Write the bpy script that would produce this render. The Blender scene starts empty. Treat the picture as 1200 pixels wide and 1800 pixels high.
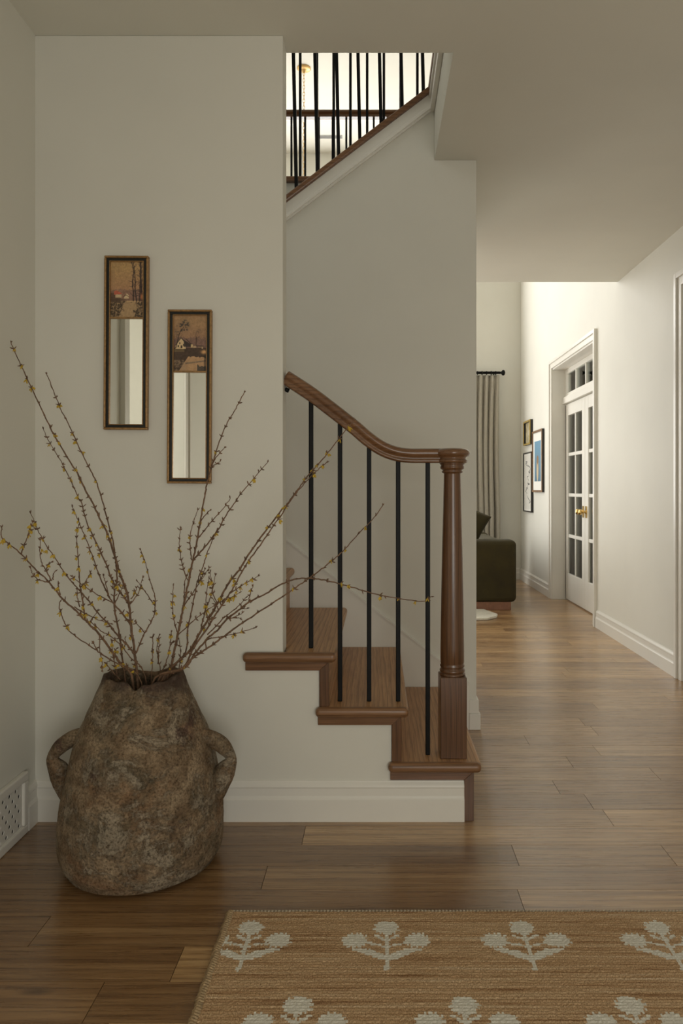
import bpy, bmesh, math, random
from mathutils import Vector, Matrix, noise
import numpy as np

random.seed(7)
rng = np.random.default_rng(7)
SC = bpy.context.scene
COL = SC.collection
PI = math.pi

# ------------------------------------------------------------------ camera
F = 1280.0            # focal length in pixels of the 1200x1800 frame
EYE = 1.162
VX, VY = 663.0, 860.0
cd = bpy.data.cameras.new('camera')
cam = bpy.data.objects.new('camera', cd)
COL.objects.link(cam)
cam.location = (0, 0, EYE)
cam.rotation_euler = (PI / 2, 0, 0)
cd.sensor_fit = 'VERTICAL'
cd.sensor_height = 36.0
cd.lens = F / 1800.0 * 36.0
cd.shift_x = -(VX - 600) / 1800.0
cd.shift_y = (VY - 900) / 1800.0
cd.clip_start = 0.02
SC.camera = cam

# ------------------------------------------------------------------ world, lights, exposure
SC.view_settings.view_transform = 'Standard'
SC.view_settings.look = 'None'
SC.view_settings.exposure = 0.0
SC.view_settings.gamma = 1.0
SC.view_settings.use_curve_mapping = False
w = bpy.data.worlds.new('world')
SC.world = w
w.use_nodes = True
bg = w.node_tree.nodes['Background']
bg.inputs[0].default_value = (1.0, 0.985, 0.95, 1)
bg.inputs[1].default_value = 0.8


def area(name, loc, rot, sx, sy, power, color=(1, 0.98, 0.91)):
    l = bpy.data.lights.new(name, 'AREA')
    l.shape = 'RECTANGLE'
    l.size, l.size_y = sx, sy
    l.energy = power
    l.color = color
    o = bpy.data.objects.new(name, l)
    o.location = loc
    o.rotation_euler = rot
    COL.objects.link(o)
    return o


# daylight through the window openings; study and stair lamps are added fill
area('daylight_garden_window', (-0.7, 9.36, 1.4), (-PI / 2, 0, 0), 2.8, 2.4, 104, (1, 0.985, 0.95))
area('daylight_high_window', (-0.5, 9.36, 3.95), (-PI / 2, 0, 0), 3.0, 1.8, 100, (1, 0.985, 0.95))
area('daylight_tall_window', (-3.95, 7.5, 2.7), (0, -PI / 2, 0), 4.6, 3.0, 36, (1, 0.985, 0.95))
area('daylight_dining_window', (-3.2, 2.36, 1.35), (-PI / 2, 0, 0), 2.2, 2.0, 66)
area('daylight_front_door', (0.75, -1.56, 1.0), (PI / 2, 0, 0), 1.5, 1.2, 31)
area('study_fill_light', (4.15, 7.0, 1.5), (0, PI / 2, 0), 1.4, 1.2, 40)  # fill lamp added to brighten the door panes; the study has no window
area('stair_fill_light', (-2.36, 2.3, 4.35), (0, -PI / 2, 0), 1.5, 1.4, 12)  # lamp added to brighten the stair opening edge and lower flight


# ------------------------------------------------------------------ helpers
def at(px, py, d):
    return Vector(((px - VX) * d / F, d, EYE - (py - VY) * d / F))


def tag(o, label=None, cat=None, group=None, kind=None):
    if label: o['label'] = label
    if cat: o['category'] = cat
    if group: o['group'] = group
    if kind: o['kind'] = kind
    return o


def empty(name, loc=(0, 0, 0)):
    o = bpy.data.objects.new(name, None)
    o.empty_display_size = 0.05
    o.location = loc
    COL.objects.link(o)
    return o


class MB:
    """collects shapes (world coordinates); build() links them as one mesh object"""
    def __init__(s):
        s.v = []; s.f = []; s.sm = []

    def add(s, vs, fs, smooth=False):
        b = len(s.v)
        s.v += [tuple(p) for p in vs]
        for f in fs:
            s.f.append([b + i for i in f]); s.sm.append(smooth)
        return s

    def box(s, x0, x1, y0, y1, z0, z1):
        vs = [(x, y, z) for x in (x0, x1) for y in (y0, y1) for z in (z0, z1)]
        fs = [(0, 1, 3, 2), (4, 6, 7, 5), (0, 4, 5, 1), (2, 3, 7, 6), (0, 2, 6, 4), (1, 5, 7, 3)]
        return s.add(vs, fs)

    def prism(s, poly, axis, a, b, smooth=False):
        """poly of 2D points in the two other axes (in xyz order), extruded along axis from a to b"""
        def mk(p, t):
            if axis == 'x': return (t, p[0], p[1])
            if axis == 'y': return (p[0], t, p[1])
            return (p[0], p[1], t)
        n = len(poly)
        vs = [mk(p, a) for p in poly] + [mk(p, b) for p in poly]
        fs = [tuple(range(n)), tuple(range(2 * n - 1, n - 1, -1))]
        for i in range(n):
            j = (i + 1) % n
            fs.append((i, i + n, j + n, j))
        base = len(s.sm)
        s.add(vs, fs, smooth)
        if smooth:
            s.sm[base] = False; s.sm[base + 1] = False
        return s

    def lathe(s, prof, c, seg=32, smooth=True):
        """prof: list of (r, z) ; c: centre (x, y, z)"""
        vs = []; fs = []
        n = len(prof)
        for r, z in prof:
            for k in range(seg):
                a = 2 * PI * k / seg
                vs.append((c[0] + r * math.cos(a), c[1] + r * math.sin(a), c[2] + z))
        for i in range(n - 1):
            for k in range(seg):
                k2 = (k + 1) % seg
                fs.append((i * seg + k, i * seg + k2, (i + 1) * seg + k2, (i + 1) * seg + k))
        fs.append(tuple(range(seg - 1, -1, -1)))
        fs.append(tuple((n - 1) * seg + k for k in range(seg)))
        return s.add(vs, fs, smooth)

    def tube(s, pts, rad, seg=8, flat=1.0, side=None):
        """round tube through pts with radius (number or list); flat scales one section axis along `side`"""
        pts = [Vector(p) for p in pts]
        n = len(pts)
        if not hasattr(rad, '__len__'): rad = [rad] * n
        vs = []; fs = []
        up = Vector(side) if side is not None else None
        prev = None
        for i, p in enumerate(pts):
            t = (pts[min(i + 1, n - 1)] - pts[max(i - 1, 0)]).normalized()
            if up is not None: u = up - t * up.dot(t)
            elif prev is not None: u = prev - t * prev.dot(t)
            else: u = t.orthogonal()
            u.normalize()
            prev = u
            q = t.cross(u)
            for k in range(seg):
                a = 2 * PI * k / seg
                vs.append(p + u * (math.cos(a) * rad[i] * flat) + q * (math.sin(a) * rad[i]))
        for i in range(n - 1):
            for k in range(seg):
                k2 = (k + 1) % seg
                fs.append((i * seg + k, i * seg + k2, (i + 1) * seg + k2, (i + 1) * seg + k))
        fs.append(tuple(range(seg - 1, -1, -1)))
        fs.append(tuple((n - 1) * seg + k for k in range(seg)))
        return s.add(vs, fs, True)

    def build(s, name, mat, parent=None, bevel=0.0, seg=2):
        me = bpy.data.meshes.new(name)
        me.from_pydata(s.v, [], s.f)
        me.polygons.foreach_set('use_smooth', s.sm)
        bm = bmesh.new(); bm.from_mesh(me)
        bmesh.ops.recalc_face_normals(bm, faces=bm.faces)
        bm.to_mesh(me); bm.free()
        me.materials.append(mat)
        o = bpy.data.objects.new(name, me)
        COL.objects.link(o)
        if bevel:
            m = o.modifiers.new('bevel', 'BEVEL')
            m.width = bevel; m.segments = seg; m.limit_method = 'ANGLE'; m.angle_limit = math.radians(40)
            m.harden_normals = False
        if parent:
            o.parent = parent
            o.matrix_parent_inverse = Matrix.Translation(-Vector(parent.location))
        return o


def bez(pts, per=8):
    """Catmull-Rom through pts"""
    pts = [Vector(p) for p in pts]
    out = []
    n = len(pts)
    for i in range(n - 1):
        p0 = pts[max(i - 1, 0)]; p1 = pts[i]; p2 = pts[i + 1]; p3 = pts[min(i + 2, n - 1)]
        for k in range(per):
            t = k / per
            out.append(0.5 * ((2 * p1) + (p2 - p0) * t + (2 * p0 - 5 * p1 + 4 * p2 - p3) * t * t + (3 * p1 - p0 - 3 * p2 + p3) * t ** 3))
    out.append(pts[-1])
    return out


def struct(o):
    o['kind'] = 'structure'
    return o


# ------------------------------------------------------------------ materials
def new_mat(name):
    m = bpy.data.materials.new(name)
    m.use_nodes = True
    nt = m.node_tree
    return m, nt, nt.nodes['Principled BSDF']


def N(nt, typ, **kw):
    n = nt.nodes.new(typ)
    for k, v in kw.items(): setattr(n, k, v)
    return n


def ramp(nt, stops):
    r = N(nt, 'ShaderNodeValToRGB')
    el = r.color_ramp.elements
    while len(el) < len(stops): el.new(0.5)
    for e, (p, c) in zip(el, stops):
        e.position = p
        e.color = (c[0], c[1], c[2], 1)
    return r


def mixc(nt, a, b, fac, mode='MIX'):
    m = N(nt, 'ShaderNodeMix', data_type='RGBA', blend_type=mode)
    for sock, val in ((m.inputs['Factor'], fac), (m.inputs['A'], a), (m.inputs['B'], b)):
        if hasattr(val, 'is_linked') or isinstance(val, bpy.types.NodeSocket): nt.links.new(val, sock)
        elif isinstance(val, (int, float)): sock.default_value = val
        else: sock.default_value = (*val, 1)
    return m.outputs['Result']


def noise_tex(nt, vec, scale, detail=4, rough=0.55, dist=0.0):
    n = N(nt, 'ShaderNodeTexNoise')
    n.inputs['Scale'].default_value = scale
    n.inputs['Detail'].default_value = detail
    n.inputs['Roughness'].default_value = rough
    n.inputs['Distortion'].default_value = dist
    nt.links.new(vec, n.inputs['Vector'])
    return n.outputs['Fac']


def objvec(nt, scale=(1, 1, 1)):
    tc = N(nt, 'ShaderNodeTexCoord')
    mp = N(nt, 'ShaderNodeMapping')
    mp.inputs['Scale'].default_value = scale
    nt.links.new(tc.outputs['Object'], mp.inputs['Vector'])
    return mp.outputs['Vector']


def bump(nt, h, strength, dist, bsdf):
    b = N(nt, 'ShaderNodeBump')
    b.inputs['Strength'].default_value = strength
    b.inputs['Distance'].default_value = dist
    nt.links.new(h, b.inputs['Height'])
    nt.links.new(b.outputs['Normal'], bsdf.inputs['Normal'])


def paint(name, col, rough=0.6, b=0.04, var=0.03):
    m, nt, p = new_mat(name)
    v = objvec(nt)
    n1 = noise_tex(nt, v, 1.6, 3)
    lo = tuple(c * (1 - var) for c in col); hi = tuple(min(1, c * (1 + var)) for c in col)
    r = ramp(nt, [(0.3, lo), (0.7, hi)])
    nt.links.new(n1, r.inputs[0]); nt.links.new(r.outputs[0], p.inputs['Base Color'])
    p.inputs['Roughness'].default_value = rough
    p.inputs['Specular IOR Level'].default_value = 0.3
    n2 = noise_tex(nt, v, 260, 2)
    bump(nt, n2, b, 0.002, p)
    return m


def plain(name, col, rough=0.5, metal=0.0, var=0.12, scale=30, spec=0.5):
    m, nt, p = new_mat(name)
    v = objvec(nt)
    n1 = noise_tex(nt, v, scale, 3)
    lo = tuple(c * (1 - var) for c in col); hi = tuple(min(1, c * (1 + var)) for c in col)
    r = ramp(nt, [(0.3, lo), (0.7, hi)])
    nt.links.new(n1, r.inputs[0]); nt.links.new(r.outputs[0], p.inputs['Base Color'])
    p.inputs['Roughness'].default_value = rough
    p.inputs['Metallic'].default_value = metal
    p.inputs['Specular IOR Level'].default_value = spec
    return m


def wood(name, axis, dark=(0.10, 0.042, 0.017), light=(0.23, 0.112, 0.050), rough=0.32, scale=1.0, coat=0.3):
    """oak stained brown; axis = direction of the grain"""
    m, nt, p = new_mat(name)
    a, b = {'x': (0.10, 'Z'), 'y': (0.10, 'X'), 'z': (0.10, 'X')}[axis]
    k = {'x': (a, 1, 1), 'y': (1, a, 1), 'z': (1, 1, a)}[axis]
    v = objvec(nt, k)
    wv = N(nt, 'ShaderNodeTexWave', wave_type='BANDS', bands_direction=b, wave_profile='SAW')
    wv.inputs['Scale'].default_value = 17.0 * scale
    wv.inputs['Distortion'].default_value = 11.0
    wv.inputs['Detail'].default_value = 2.0
    wv.inputs['Detail Scale'].default_value = 0.55
    nt.links.new(v, wv.inputs['Vector'])
    k2 = {'x': (6, 260, 260), 'y': (260, 6, 260), 'z': (260, 260, 6)}[axis]
    fib = noise_tex(nt, objvec(nt, k2), 1.0, 3, 0.6)
    k3 = {'x': (1.2, 9, 9), 'y': (9, 1.2, 9), 'z': (9, 9, 1.2)}[axis]
    tone = noise_tex(nt, objvec(nt, k3), 1.0, 3, 0.5)
    mid = tuple((p_ + q_) / 2 for p_, q_ in zip(dark, light))
    r = ramp(nt, [(0.3, mid), (0.7, light)])
    nt.links.new(tone, r.inputs[0])
    wr = ramp(nt, [(0.0, (1.05, 1.05, 1.05)), (0.62, (0.95, 0.94, 0.93)), (0.92, (0.62, 0.58, 0.55)), (1.0, (0.85, 0.84, 0.83))])
    nt.links.new(wv.outputs['Fac'], wr.inputs[0])
    c = mixc(nt, r.outputs[0], wr.outputs[0], 0.85, 'MULTIPLY')
    fr = ramp(nt, [(0.34, (0.60, 0.56, 0.53)), (0.52, (1.03, 1.03, 1.03))])
    nt.links.new(fib, fr.inputs[0])
    c = mixc(nt, c, fr.outputs[0], 0.75, 'MULTIPLY')
    nt.links.new(c, p.inputs['Base Color'])
    p.inputs['Roughness'].default_value = rough
    p.inputs['Coat Weight'].default_value = coat
    p.inputs['Coat Roughness'].default_value = 0.18
    bump(nt, fib, 0.12, 0.001, p)
    return m


def attr_mat(name, attr, rough=0.6):
    m, nt, p = new_mat(name)
    a = N(nt, 'ShaderNodeAttribute', attribute_name=attr)
    nt.links.new(a.outputs['Color'], p.inputs['Base Color'])
    p.inputs['Roughness'].default_value = rough
    n2 = noise_tex(nt, objvec(nt), 400, 2)
    bump(nt, n2, 0.1, 0.001, p)
    return m


M = {}
M['wall'] = paint('warm_white_paint', (0.745, 0.728, 0.655))
M['ceiling'] = paint('ceiling_paint', (0.73, 0.715, 0.635), 0.8)
M['trim'] = paint('trim_gloss_paint', (0.80, 0.775, 0.71), 0.32, 0.01)
M['grey_wall'] = paint('study_wall_paint', (0.40, 0.385, 0.34), 0.7)
M['tread'] = wood('stained_oak_tread', 'y', (0.27, 0.138, 0.058), (0.56, 0.315, 0.148), 0.45, 1.0, 0.08)
M['oak_x'] = wood('stained_oak_trim', 'x')
M['nosing'] = wood('stained_oak_nosing', 'x', (0.125, 0.056, 0.023), (0.28, 0.145, 0.066), 0.4, 1.0, 0.1)
M['oak_z'] = wood('stained_oak_newel', 'z', (0.065, 0.027, 0.011), (0.155, 0.072, 0.031))
M['oak_rail'] = wood('stained_oak_rail', 'x', rough=0.25, coat=0.5)
M['iron'] = plain('black_iron', (0.004, 0.004, 0.004), 0.5, 0.0, spec=0.2)
M['brass'] = plain('polished_brass', (0.72, 0.50, 0.18), 0.18, 1.0, 0.05)
M['soft_brass'] = plain('aged_gold', (0.75, 0.50, 0.20), 0.4, 0.6, 0.1)
M['gilt'] = plain('antique_gilt', (0.33, 0.19, 0.075), 0.42, 0.4, 0.25, 120)
M['ebony'] = plain('ebonised_wood', (0.008, 0.008, 0.006), 0.4)
M['mirror'] = plain('mirror_glass', (0.90, 0.91, 0.87), 0.012, 1.0, 0.01)
M['dark'] = plain('duct_black', (0.012, 0.012, 0.014), 0.8)
M['bark'] = plain('forsythia_bark', (0.17, 0.095, 0.052), 0.75, 0, 0.45, 60)
M['petal'] = plain('forsythia_petal', (0.52, 0.35, 0.035), 0.6, 0, 0.25, 90)
M['velvet'] = None
M['mat_board'] = plain('mat_board', (0.80, 0.78, 0.72), 0.8, 0, 0.02)
M['black_frame'] = plain('black_frame', (0.014, 0.012, 0.010), 0.45)
M['walnut_frame'] = plain('walnut_frame', (0.20, 0.11, 0.05), 0.45, 0, 0.3)
M['gold_frame'] = plain('gold_frame', (0.62, 0.44, 0.10), 0.35, 0.7, 0.1)
M['plinth'] = plain('sofa_plinth_wood', (0.22, 0.10, 0.055), 0.5, 0, 0.15)
M['pale_rug'] = plain('pale_wool', (0.66, 0.63, 0.54), 0.95, 0, 0.08, 60)


def make_velvet():
    m, nt, p = new_mat('olive_velvet')
    v = objvec(nt)
    n1 = noise_tex(nt, v, 5, 4, 0.6)
    r = ramp(nt, [(0.3, (0.022, 0.016, 0.003)), (0.72, (0.046, 0.034, 0.006))])
    nt.links.new(n1, r.inputs[0]); nt.links.new(r.outputs[0], p.inputs['Base Color'])
    p.inputs['Roughness'].default_value = 0.9
    p.inputs['Sheen Weight'].default_value = 0.05
    p.inputs['Sheen Roughness'].default_value = 0.35
    p.inputs['Sheen Tint'].default_value = (0.62, 0.55, 0.30, 1)
    bump(nt, noise_tex(nt, v, 350, 2), 0.15, 0.002, p)
    return m


M['velvet'] = make_velvet()


def make_linen():
    m, nt, p = new_mat('curtain_linen')
    v = objvec(nt, (60, 60, 12))
    r = ramp(nt, [(0.3, (0.36, 0.33, 0.27)), (0.7, (0.46, 0.425, 0.35))])
    nt.links.new(noise_tex(nt, v, 8, 3), r.inputs[0]); nt.links.new(r.outputs[0], p.inputs['Base Color'])
    p.inputs['Roughness'].default_value = 0.9
    return m


M['linen'] = make_linen()
M['sheer'] = plain('grey_sheer', (0.62, 0.60, 0.53), 0.9, 0, 0.06, 20, 0.1)


def make_glass():
    m, nt, p = new_mat('window_glass')
    out = nt.nodes['Material Output']
    nt.nodes.remove(p)
    tr = N(nt, 'ShaderNodeBsdfTransparent'); tr.inputs[0].default_value = (0.93, 0.95, 0.93, 1)
    gl = N(nt, 'ShaderNodeBsdfGlossy'); gl.inputs['Roughness'].default_value = 0.02
    fr = N(nt, 'ShaderNodeFresnel'); fr.inputs[0].default_value = 1.5
    mx = N(nt, 'ShaderNodeMixShader')
    nt.links.new(fr.outputs[0], mx.inputs[0]); nt.links.new(tr.outputs[0], mx.inputs[1]); nt.links.new(gl.outputs[0], mx.inputs[2])
    nt.links.new(mx.outputs[0], out.inputs['Surface'])
    return m


M['glass'] = make_glass()


def make_floor_mat():
    m, nt, p = new_mat('oak_floor_planks')
    a = N(nt, 'ShaderNodeAttribute', attribute_name='plank')
    sep = N(nt, 'ShaderNodeSeparateColor'); nt.links.new(a.outputs['Color'], sep.inputs[0])
    tc = N(nt, 'ShaderNodeTexCoord')
    off = N(nt, 'ShaderNodeVectorMath', operation='MULTIPLY_ADD')
    nt.links.new(a.outputs['Color'], off.inputs[0]); off.inputs[1].default_value = (37, 23, 11)
    nt.links.new(tc.outputs['Object'], off.inputs[2])
    def mp(s):
        q = N(nt, 'ShaderNodeMapping'); q.inputs['Scale'].default_value = s
        nt.links.new(off.outputs[0], q.inputs['Vector']); return q.outputs['Vector']
    grain = noise_tex(nt, mp((1.1, 24, 1)), 1.6, 5, 0.6, 0.6)
    fib = noise_tex(nt, mp((7, 230, 1)), 1.0, 3, 0.6)
    blotch = noise_tex(nt, mp((1.4, 4, 1)), 1.4, 3, 0.5)
    r = ramp(nt, [(0.30, (0.225, 0.122, 0.048)), (0.5, (0.36, 0.218, 0.098)), (0.70, (0.47, 0.31, 0.155))])
    nt.links.new(grain, r.inputs[0])
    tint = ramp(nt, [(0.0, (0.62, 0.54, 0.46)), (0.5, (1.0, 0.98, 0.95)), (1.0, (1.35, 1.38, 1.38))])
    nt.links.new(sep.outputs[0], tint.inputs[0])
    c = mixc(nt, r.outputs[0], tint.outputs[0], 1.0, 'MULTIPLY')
    fr = ramp(nt, [(0.32, (0.55, 0.50, 0.46)), (0.52, (1.06, 1.06, 1.06))])
    nt.links.new(fib, fr.inputs[0])
    c = mixc(nt, c, fr.outputs[0], 0.6, 'MULTIPLY')
    br = ramp(nt, [(0.3, (0.84, 0.82, 0.8)), (0.7, (1.1, 1.1, 1.1))])
    nt.links.new(blotch, br.inputs[0])
    c = mixc(nt, c, br.outputs[0], 1.0, 'MULTIPLY')
    # knots
    wv = N(nt, 'ShaderNodeTexWave', wave_type='BANDS', bands_direction='Y', wave_profile='SAW')
    wv.inputs['Scale'].default_value = 9.0; wv.inputs['Distortion'].default_value = 10.0
    wv.inputs['Detail'].default_value = 2.5; wv.inputs['Detail Scale'].default_value = 0.6
    nt.links.new(mp((0.10, 1, 1)), wv.inputs['Vector'])
    wr = ramp(nt, [(0.0, (1.04, 1.04, 1.04)), (0.7, (0.97, 0.96, 0.95)), (0.95, (0.55, 0.50, 0.46)), (1.0, (0.9, 0.9, 0.9))])
    nt.links.new(wv.outputs['Fac'], wr.inputs[0])
    c = mixc(nt, c, wr.outputs[0], 0.65, 'MULTIPLY')
    vor = N(nt, 'ShaderNodeTexVoronoi'); vor.inputs['Scale'].default_value = 1.0
    nt.links.new(mp((1.6, 5.0, 1)), vor.inputs['Vector'])
    kr = ramp(nt, [(0.03, (0.25, 0.22, 0.2)), (0.085, (1, 1, 1))])
    nt.links.new(vor.outputs['Distance'], kr.inputs[0])
    c = mixc(nt, c, kr.outputs[0], 0.8, 'MULTIPLY')
    nt.links.new(c, p.inputs['Base Color'])
    rr = N(nt, 'ShaderNodeMapRange'); rr.inputs['To Min'].default_value = 0.22; rr.inputs['To Max'].default_value = 0.36
    nt.links.new(fib, rr.inputs['Value']); nt.links.new(rr.outputs[0], p.inputs['Roughness'])
    p.inputs['Coat Weight'].default_value = 0.45; p.inputs['Coat Roughness'].default_value = 0.24
    p.inputs['Specular IOR Level'].default_value = 0.8
    bump(nt, fib, 0.25, 0.0012, p)
    return m


M['floor'] = make_floor_mat()


def make_jute():
    m, nt, p = new_mat('woven_jute')
    a = N(nt, 'ShaderNodeAttribute', attribute_name='motif')
    row = noise_tex(nt, objvec(nt, (2.2, 70, 1)), 1.0, 5, 0.75)
    fine = noise_tex(nt, objvec(nt, (330, 200, 1)), 1.0, 3, 0.75)
    r = ramp(nt, [(0.33, (0.20, 0.095, 0.040)), (0.45, (0.44, 0.285, 0.155)), (0.58, (0.53, 0.375, 0.225)), (0.70, (0.58, 0.45, 0.31))])
    nt.links.new(row, r.inputs[0])
    fr = ramp(nt, [(0.32, (0.42, 0.37, 0.33)), (0.5, (1.0, 0.98, 0.95)), (0.66, (1.45, 1.5, 1.6))])
    nt.links.new(fine, fr.inputs[0])
    c = mixc(nt, r.outputs[0], fr.outputs[0], 0.9, 'MULTIPLY')
    crm = ramp(nt, [(0.3, (0.54, 0.51, 0.43)), (0.65, (0.80, 0.77, 0.68))])
    nt.links.new(fine, crm.inputs[0])
    c2 = mixc(nt, c, crm.outputs[0], a.outputs['Fac'])
    nt.links.new(c2, p.inputs['Base Color'])
    p.inputs['Roughness'].default_value = 0.95
    p.inputs['Specular IOR Level'].default_value = 0.1
    bump(nt, fine, 0.6, 0.004, p)
    return m


M['jute'] = make_jute()
M['jute_edge'] = plain('jute_cord', (0.40, 0.29, 0.17), 0.95, 0, 0.35, 140, 0.1)


def make_terracotta():
    m, nt, p = new_mat('weathered_terracotta')
    v = objvec(nt)
    big = noise_tex(nt, v, 5.5, 6, 0.62, 0.4)
    mid = noise_tex(nt, v, 15, 10, 0.74, 0.3)
    fine = noise_tex(nt, v, 150, 5, 0.7)
    def mask(scale, lo, hi, sc=(1, 1, 1), amt=1.0, det=11, ro=0.72):
        n_ = noise_tex(nt, objvec(nt, sc), scale, det, ro, 0.5)
        r_ = ramp(nt, [(lo, (0, 0, 0)), (hi, (amt, amt, amt))]); nt.links.new(n_, r_.inputs[0])
        return r_.outputs[0]
    r = ramp(nt, [(0.30, (0.085, 0.053, 0.030)), (0.46, (0.20, 0.138, 0.083)), (0.62, (0.33, 0.248, 0.160))])
    nt.links.new(mid, r.inputs[0])
    c = mixc(nt, r.outputs[0], (0.25, 0.135, 0.070), mask(3.6, 0.53, 0.66, (1.1, 1.0, 1.2), 0.75))
    c = mixc(nt, c, (0.085, 0.072, 0.046), mask(4.6, 0.50, 0.60, (1.0, 1.1, 1.3), 0.7))
    crust = mask(7.5, 0.51, 0.56, (1, 1, 1.2), 1.0, 12, 0.8)
    c = mixc(nt, c, (0.34, 0.29, 0.215), mask(7.5, 0.51, 0.56, (1, 1, 1.2), 0.62, 12, 0.8))
    c = mixc(nt, c, (0.095, 0.055, 0.045), mask(5.2, 0.60, 0.64, (1.2, 1, 1), 0.8))
    fr = ramp(nt, [(0.32, (0.30, 0.27, 0.25)), (0.50, (1.0, 1.0, 1.0)), (0.72, (1.5, 1.5, 1.48))])
    nt.links.new(fine, fr.inputs[0])
    c = mixc(nt, c, fr.outputs[0], 0.95, 'MULTIPLY')
    # burnt purple-brown collar under the rim
    sx = N(nt, 'ShaderNodeSeparateXYZ'); nt.links.new(v, sx.inputs[0])
    ad = N(nt, 'ShaderNodeMath', operation='MULTIPLY_ADD'); nt.links.new(big, ad.inputs[0]); ad.inputs[1].default_value = 0.30
    nt.links.new(sx.outputs['Z'], ad.inputs[2])
    cr = ramp(nt, [(0.690, (0, 0, 0)), (0.735, (0.85, 0.85, 0.85))]); nt.links.new(ad.outputs[0], cr.inputs[0])
    c = mixc(nt, c, (0.085, 0.052, 0.040), cr.outputs[0])
    nt.links.new(c, p.inputs['Base Color'])
    p.inputs['Roughness'].default_value = 0.9
    p.inputs['Specular IOR Level'].default_value = 0.2
    hm = N(nt, 'ShaderNodeMath', operation='MULTIPLY_ADD')
    nt.links.new(crust, hm.inputs[0]); hm.inputs[1].default_value = 0.45; nt.links.new(fine, hm.inputs[2])
    bump(nt, hm.outputs[0], 0.75, 0.006, p)
    return m


M['clay'] = make_terracotta()

# ------------------------------------------------------------------ room shell
XL, XR = -1.202, 1.85
YS = 2.56             # face of the stair front wall
YB = 3.53             # face of the wall between the flights
CZ = 2.758            # hall ceiling
UZ = 3.117            # upper floor
YE = 5.61             # where the hall ceiling ends and the tall room begins
YF = 9.40             # far wall
HZ = 5.50             # ceiling of the tall room

# floor: planks running left to right
joints = {0: [-0.247], 1: [0.4375, 0.925], 2: [-0.338], 3: [0.406], 4: [-0.888, 0.9], 5: [-0.49, -0.22],
          -1: [0.816], -3: [0.697], -4: [1.133], -5: [0.819], -6: [0.975], -7: [0.691], -8: [1.044]}
fv, ff, fc = [], [], []


def plank(x0, x1, y0, y1, t, g):
    b = len(fv); e = 0.0007; g2 = 0.0016
    if b and (x1 - x0) > 0: x0 += g2 / 2; x1 -= g2 / 2
    fv.extend([(x0, y0 + e, -.004), (x1, y0 + e, -.004), (x1, y1 - e, -.004), (x0, y1 - e, -.004),
               (x0, y0 + e, 0), (x1, y0 + e, 0), (x1, y1 - e, 0), (x0, y1 - e, 0)])
    for f in ((4, 5, 6, 7), (0, 1, 5, 4), (1, 2, 6, 5), (2, 3, 7, 6), (3, 0, 4, 7)):
        ff.append([b + i for i in f]); fc.append((t, g, random.random()))


PW = 0.1322
y_top = 2.3787
rows = []
k = -55
while True:
    y1 = y_top + PW - PW * k * 1.0
    y0 = y1 - PW
    if y1 < -1.75: break
    if y0 < YF + 0.1: rows.append((k, max(y0, -1.7), y1))
    k += 1
for k, y0, y1 in rows:
    if k in joints:
        js = joints[k]
        xs = [-4.7] + ([js[0] - 1.9] if js[0] - 1.9 > -4.6 else []) + js + [js[-1] + 1.5 + random.uniform(0, .3), 4.3]
    else:
        xs = [-4.7]; x = -4.7 + random.uniform(0.3, 1.5)
        while x < 4.2:
            xs.append(x); x += random.uniform(0.75, 1.9)
        xs.append(4.3)
    for a, b in zip(xs[:-1], xs[1:]):
        t = random.uniform(0.25, 0.95)
        if y0 < 2.45 and (a + b) / 2 < 0.1: t *= 0.22      # boards left of the entry tinted darker to paint in the shade
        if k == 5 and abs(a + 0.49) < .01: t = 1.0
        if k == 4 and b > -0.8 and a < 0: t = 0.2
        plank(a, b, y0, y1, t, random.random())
me = bpy.data.meshes.new('floor')
me.from_pydata(fv, [], ff)
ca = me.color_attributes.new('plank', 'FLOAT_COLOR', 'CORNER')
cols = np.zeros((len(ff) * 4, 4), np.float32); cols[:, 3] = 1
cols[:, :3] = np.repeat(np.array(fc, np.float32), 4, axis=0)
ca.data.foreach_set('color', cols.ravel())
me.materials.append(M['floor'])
fl = bpy.data.objects.new('floor', me); COL.objects.link(fl); struct(fl)
# subfloor beneath the planks
struct(MB().box(-4.7, 4.3, -1.7, YF + 0.15, -0.08, -0.0035).build('floor_base', M['dark']))

# ceilings / upper floor slab (hall side)
c = MB()
c.box(0.277, XR, -1.7, YE, CZ, UZ - 0.032)
c.box(-4.7, 0.277, -1.7, YS + 0.103, CZ, UZ - 0.032)
c.box(-2.4, 0.277, 4.57, YE, CZ, UZ - 0.032)
struct(c.build('ceiling', M['ceiling']))
c = MB()
c.box(0.277, XR, 2.0, YE - .001, UZ - 0.032, UZ - 0.004)
c.box(-2.4, 0.277, 4.571, YE - .001, UZ - 0.032, UZ - 0.004)
struct(c.build('floor_upper', M['oak_x']))
struct(MB().box(-4.2, XR + .25, -1.7, YF + 0.2, HZ, HZ + 0.1).build('ceiling_upper', M['ceiling']))

# walls
m = MB()
m.box(XL - 0.1, XL, 1.60, YS, 0, CZ)
m.box(XL - 0.1, XL, -1.7, 0.57, 0, CZ)
m.box(XL - 0.1, XL, 0.57, 1.60, 2.32, CZ)
struct(m.build('wall_left', M['wall']))
# front wall of the stair with stepped lower part
T1, T2, T3 = 0.209, 0.401, 0.592
RX = [0.338, 0.0845, -0.169, -0.4225]      # riser faces of steps one to four
TH = 0.034
poly = [(-1.45, 0), (RX[0] - 0.034, 0), (RX[0] - 0.034, T1 - TH), (RX[1] - 0.034, T1 - TH), (RX[1] - 0.034, T2 - TH),
        (RX[2] - 0.034, T2 - TH), (RX[2] - 0.034, T3 - TH), (-0.332, T3 - TH), (-0.332, CZ), (-1.45, CZ)]
struct(MB().prism(poly, 'y', YS, YS + 0.1).build('wall_stairs', M['wall'], bevel=0.003))
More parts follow.
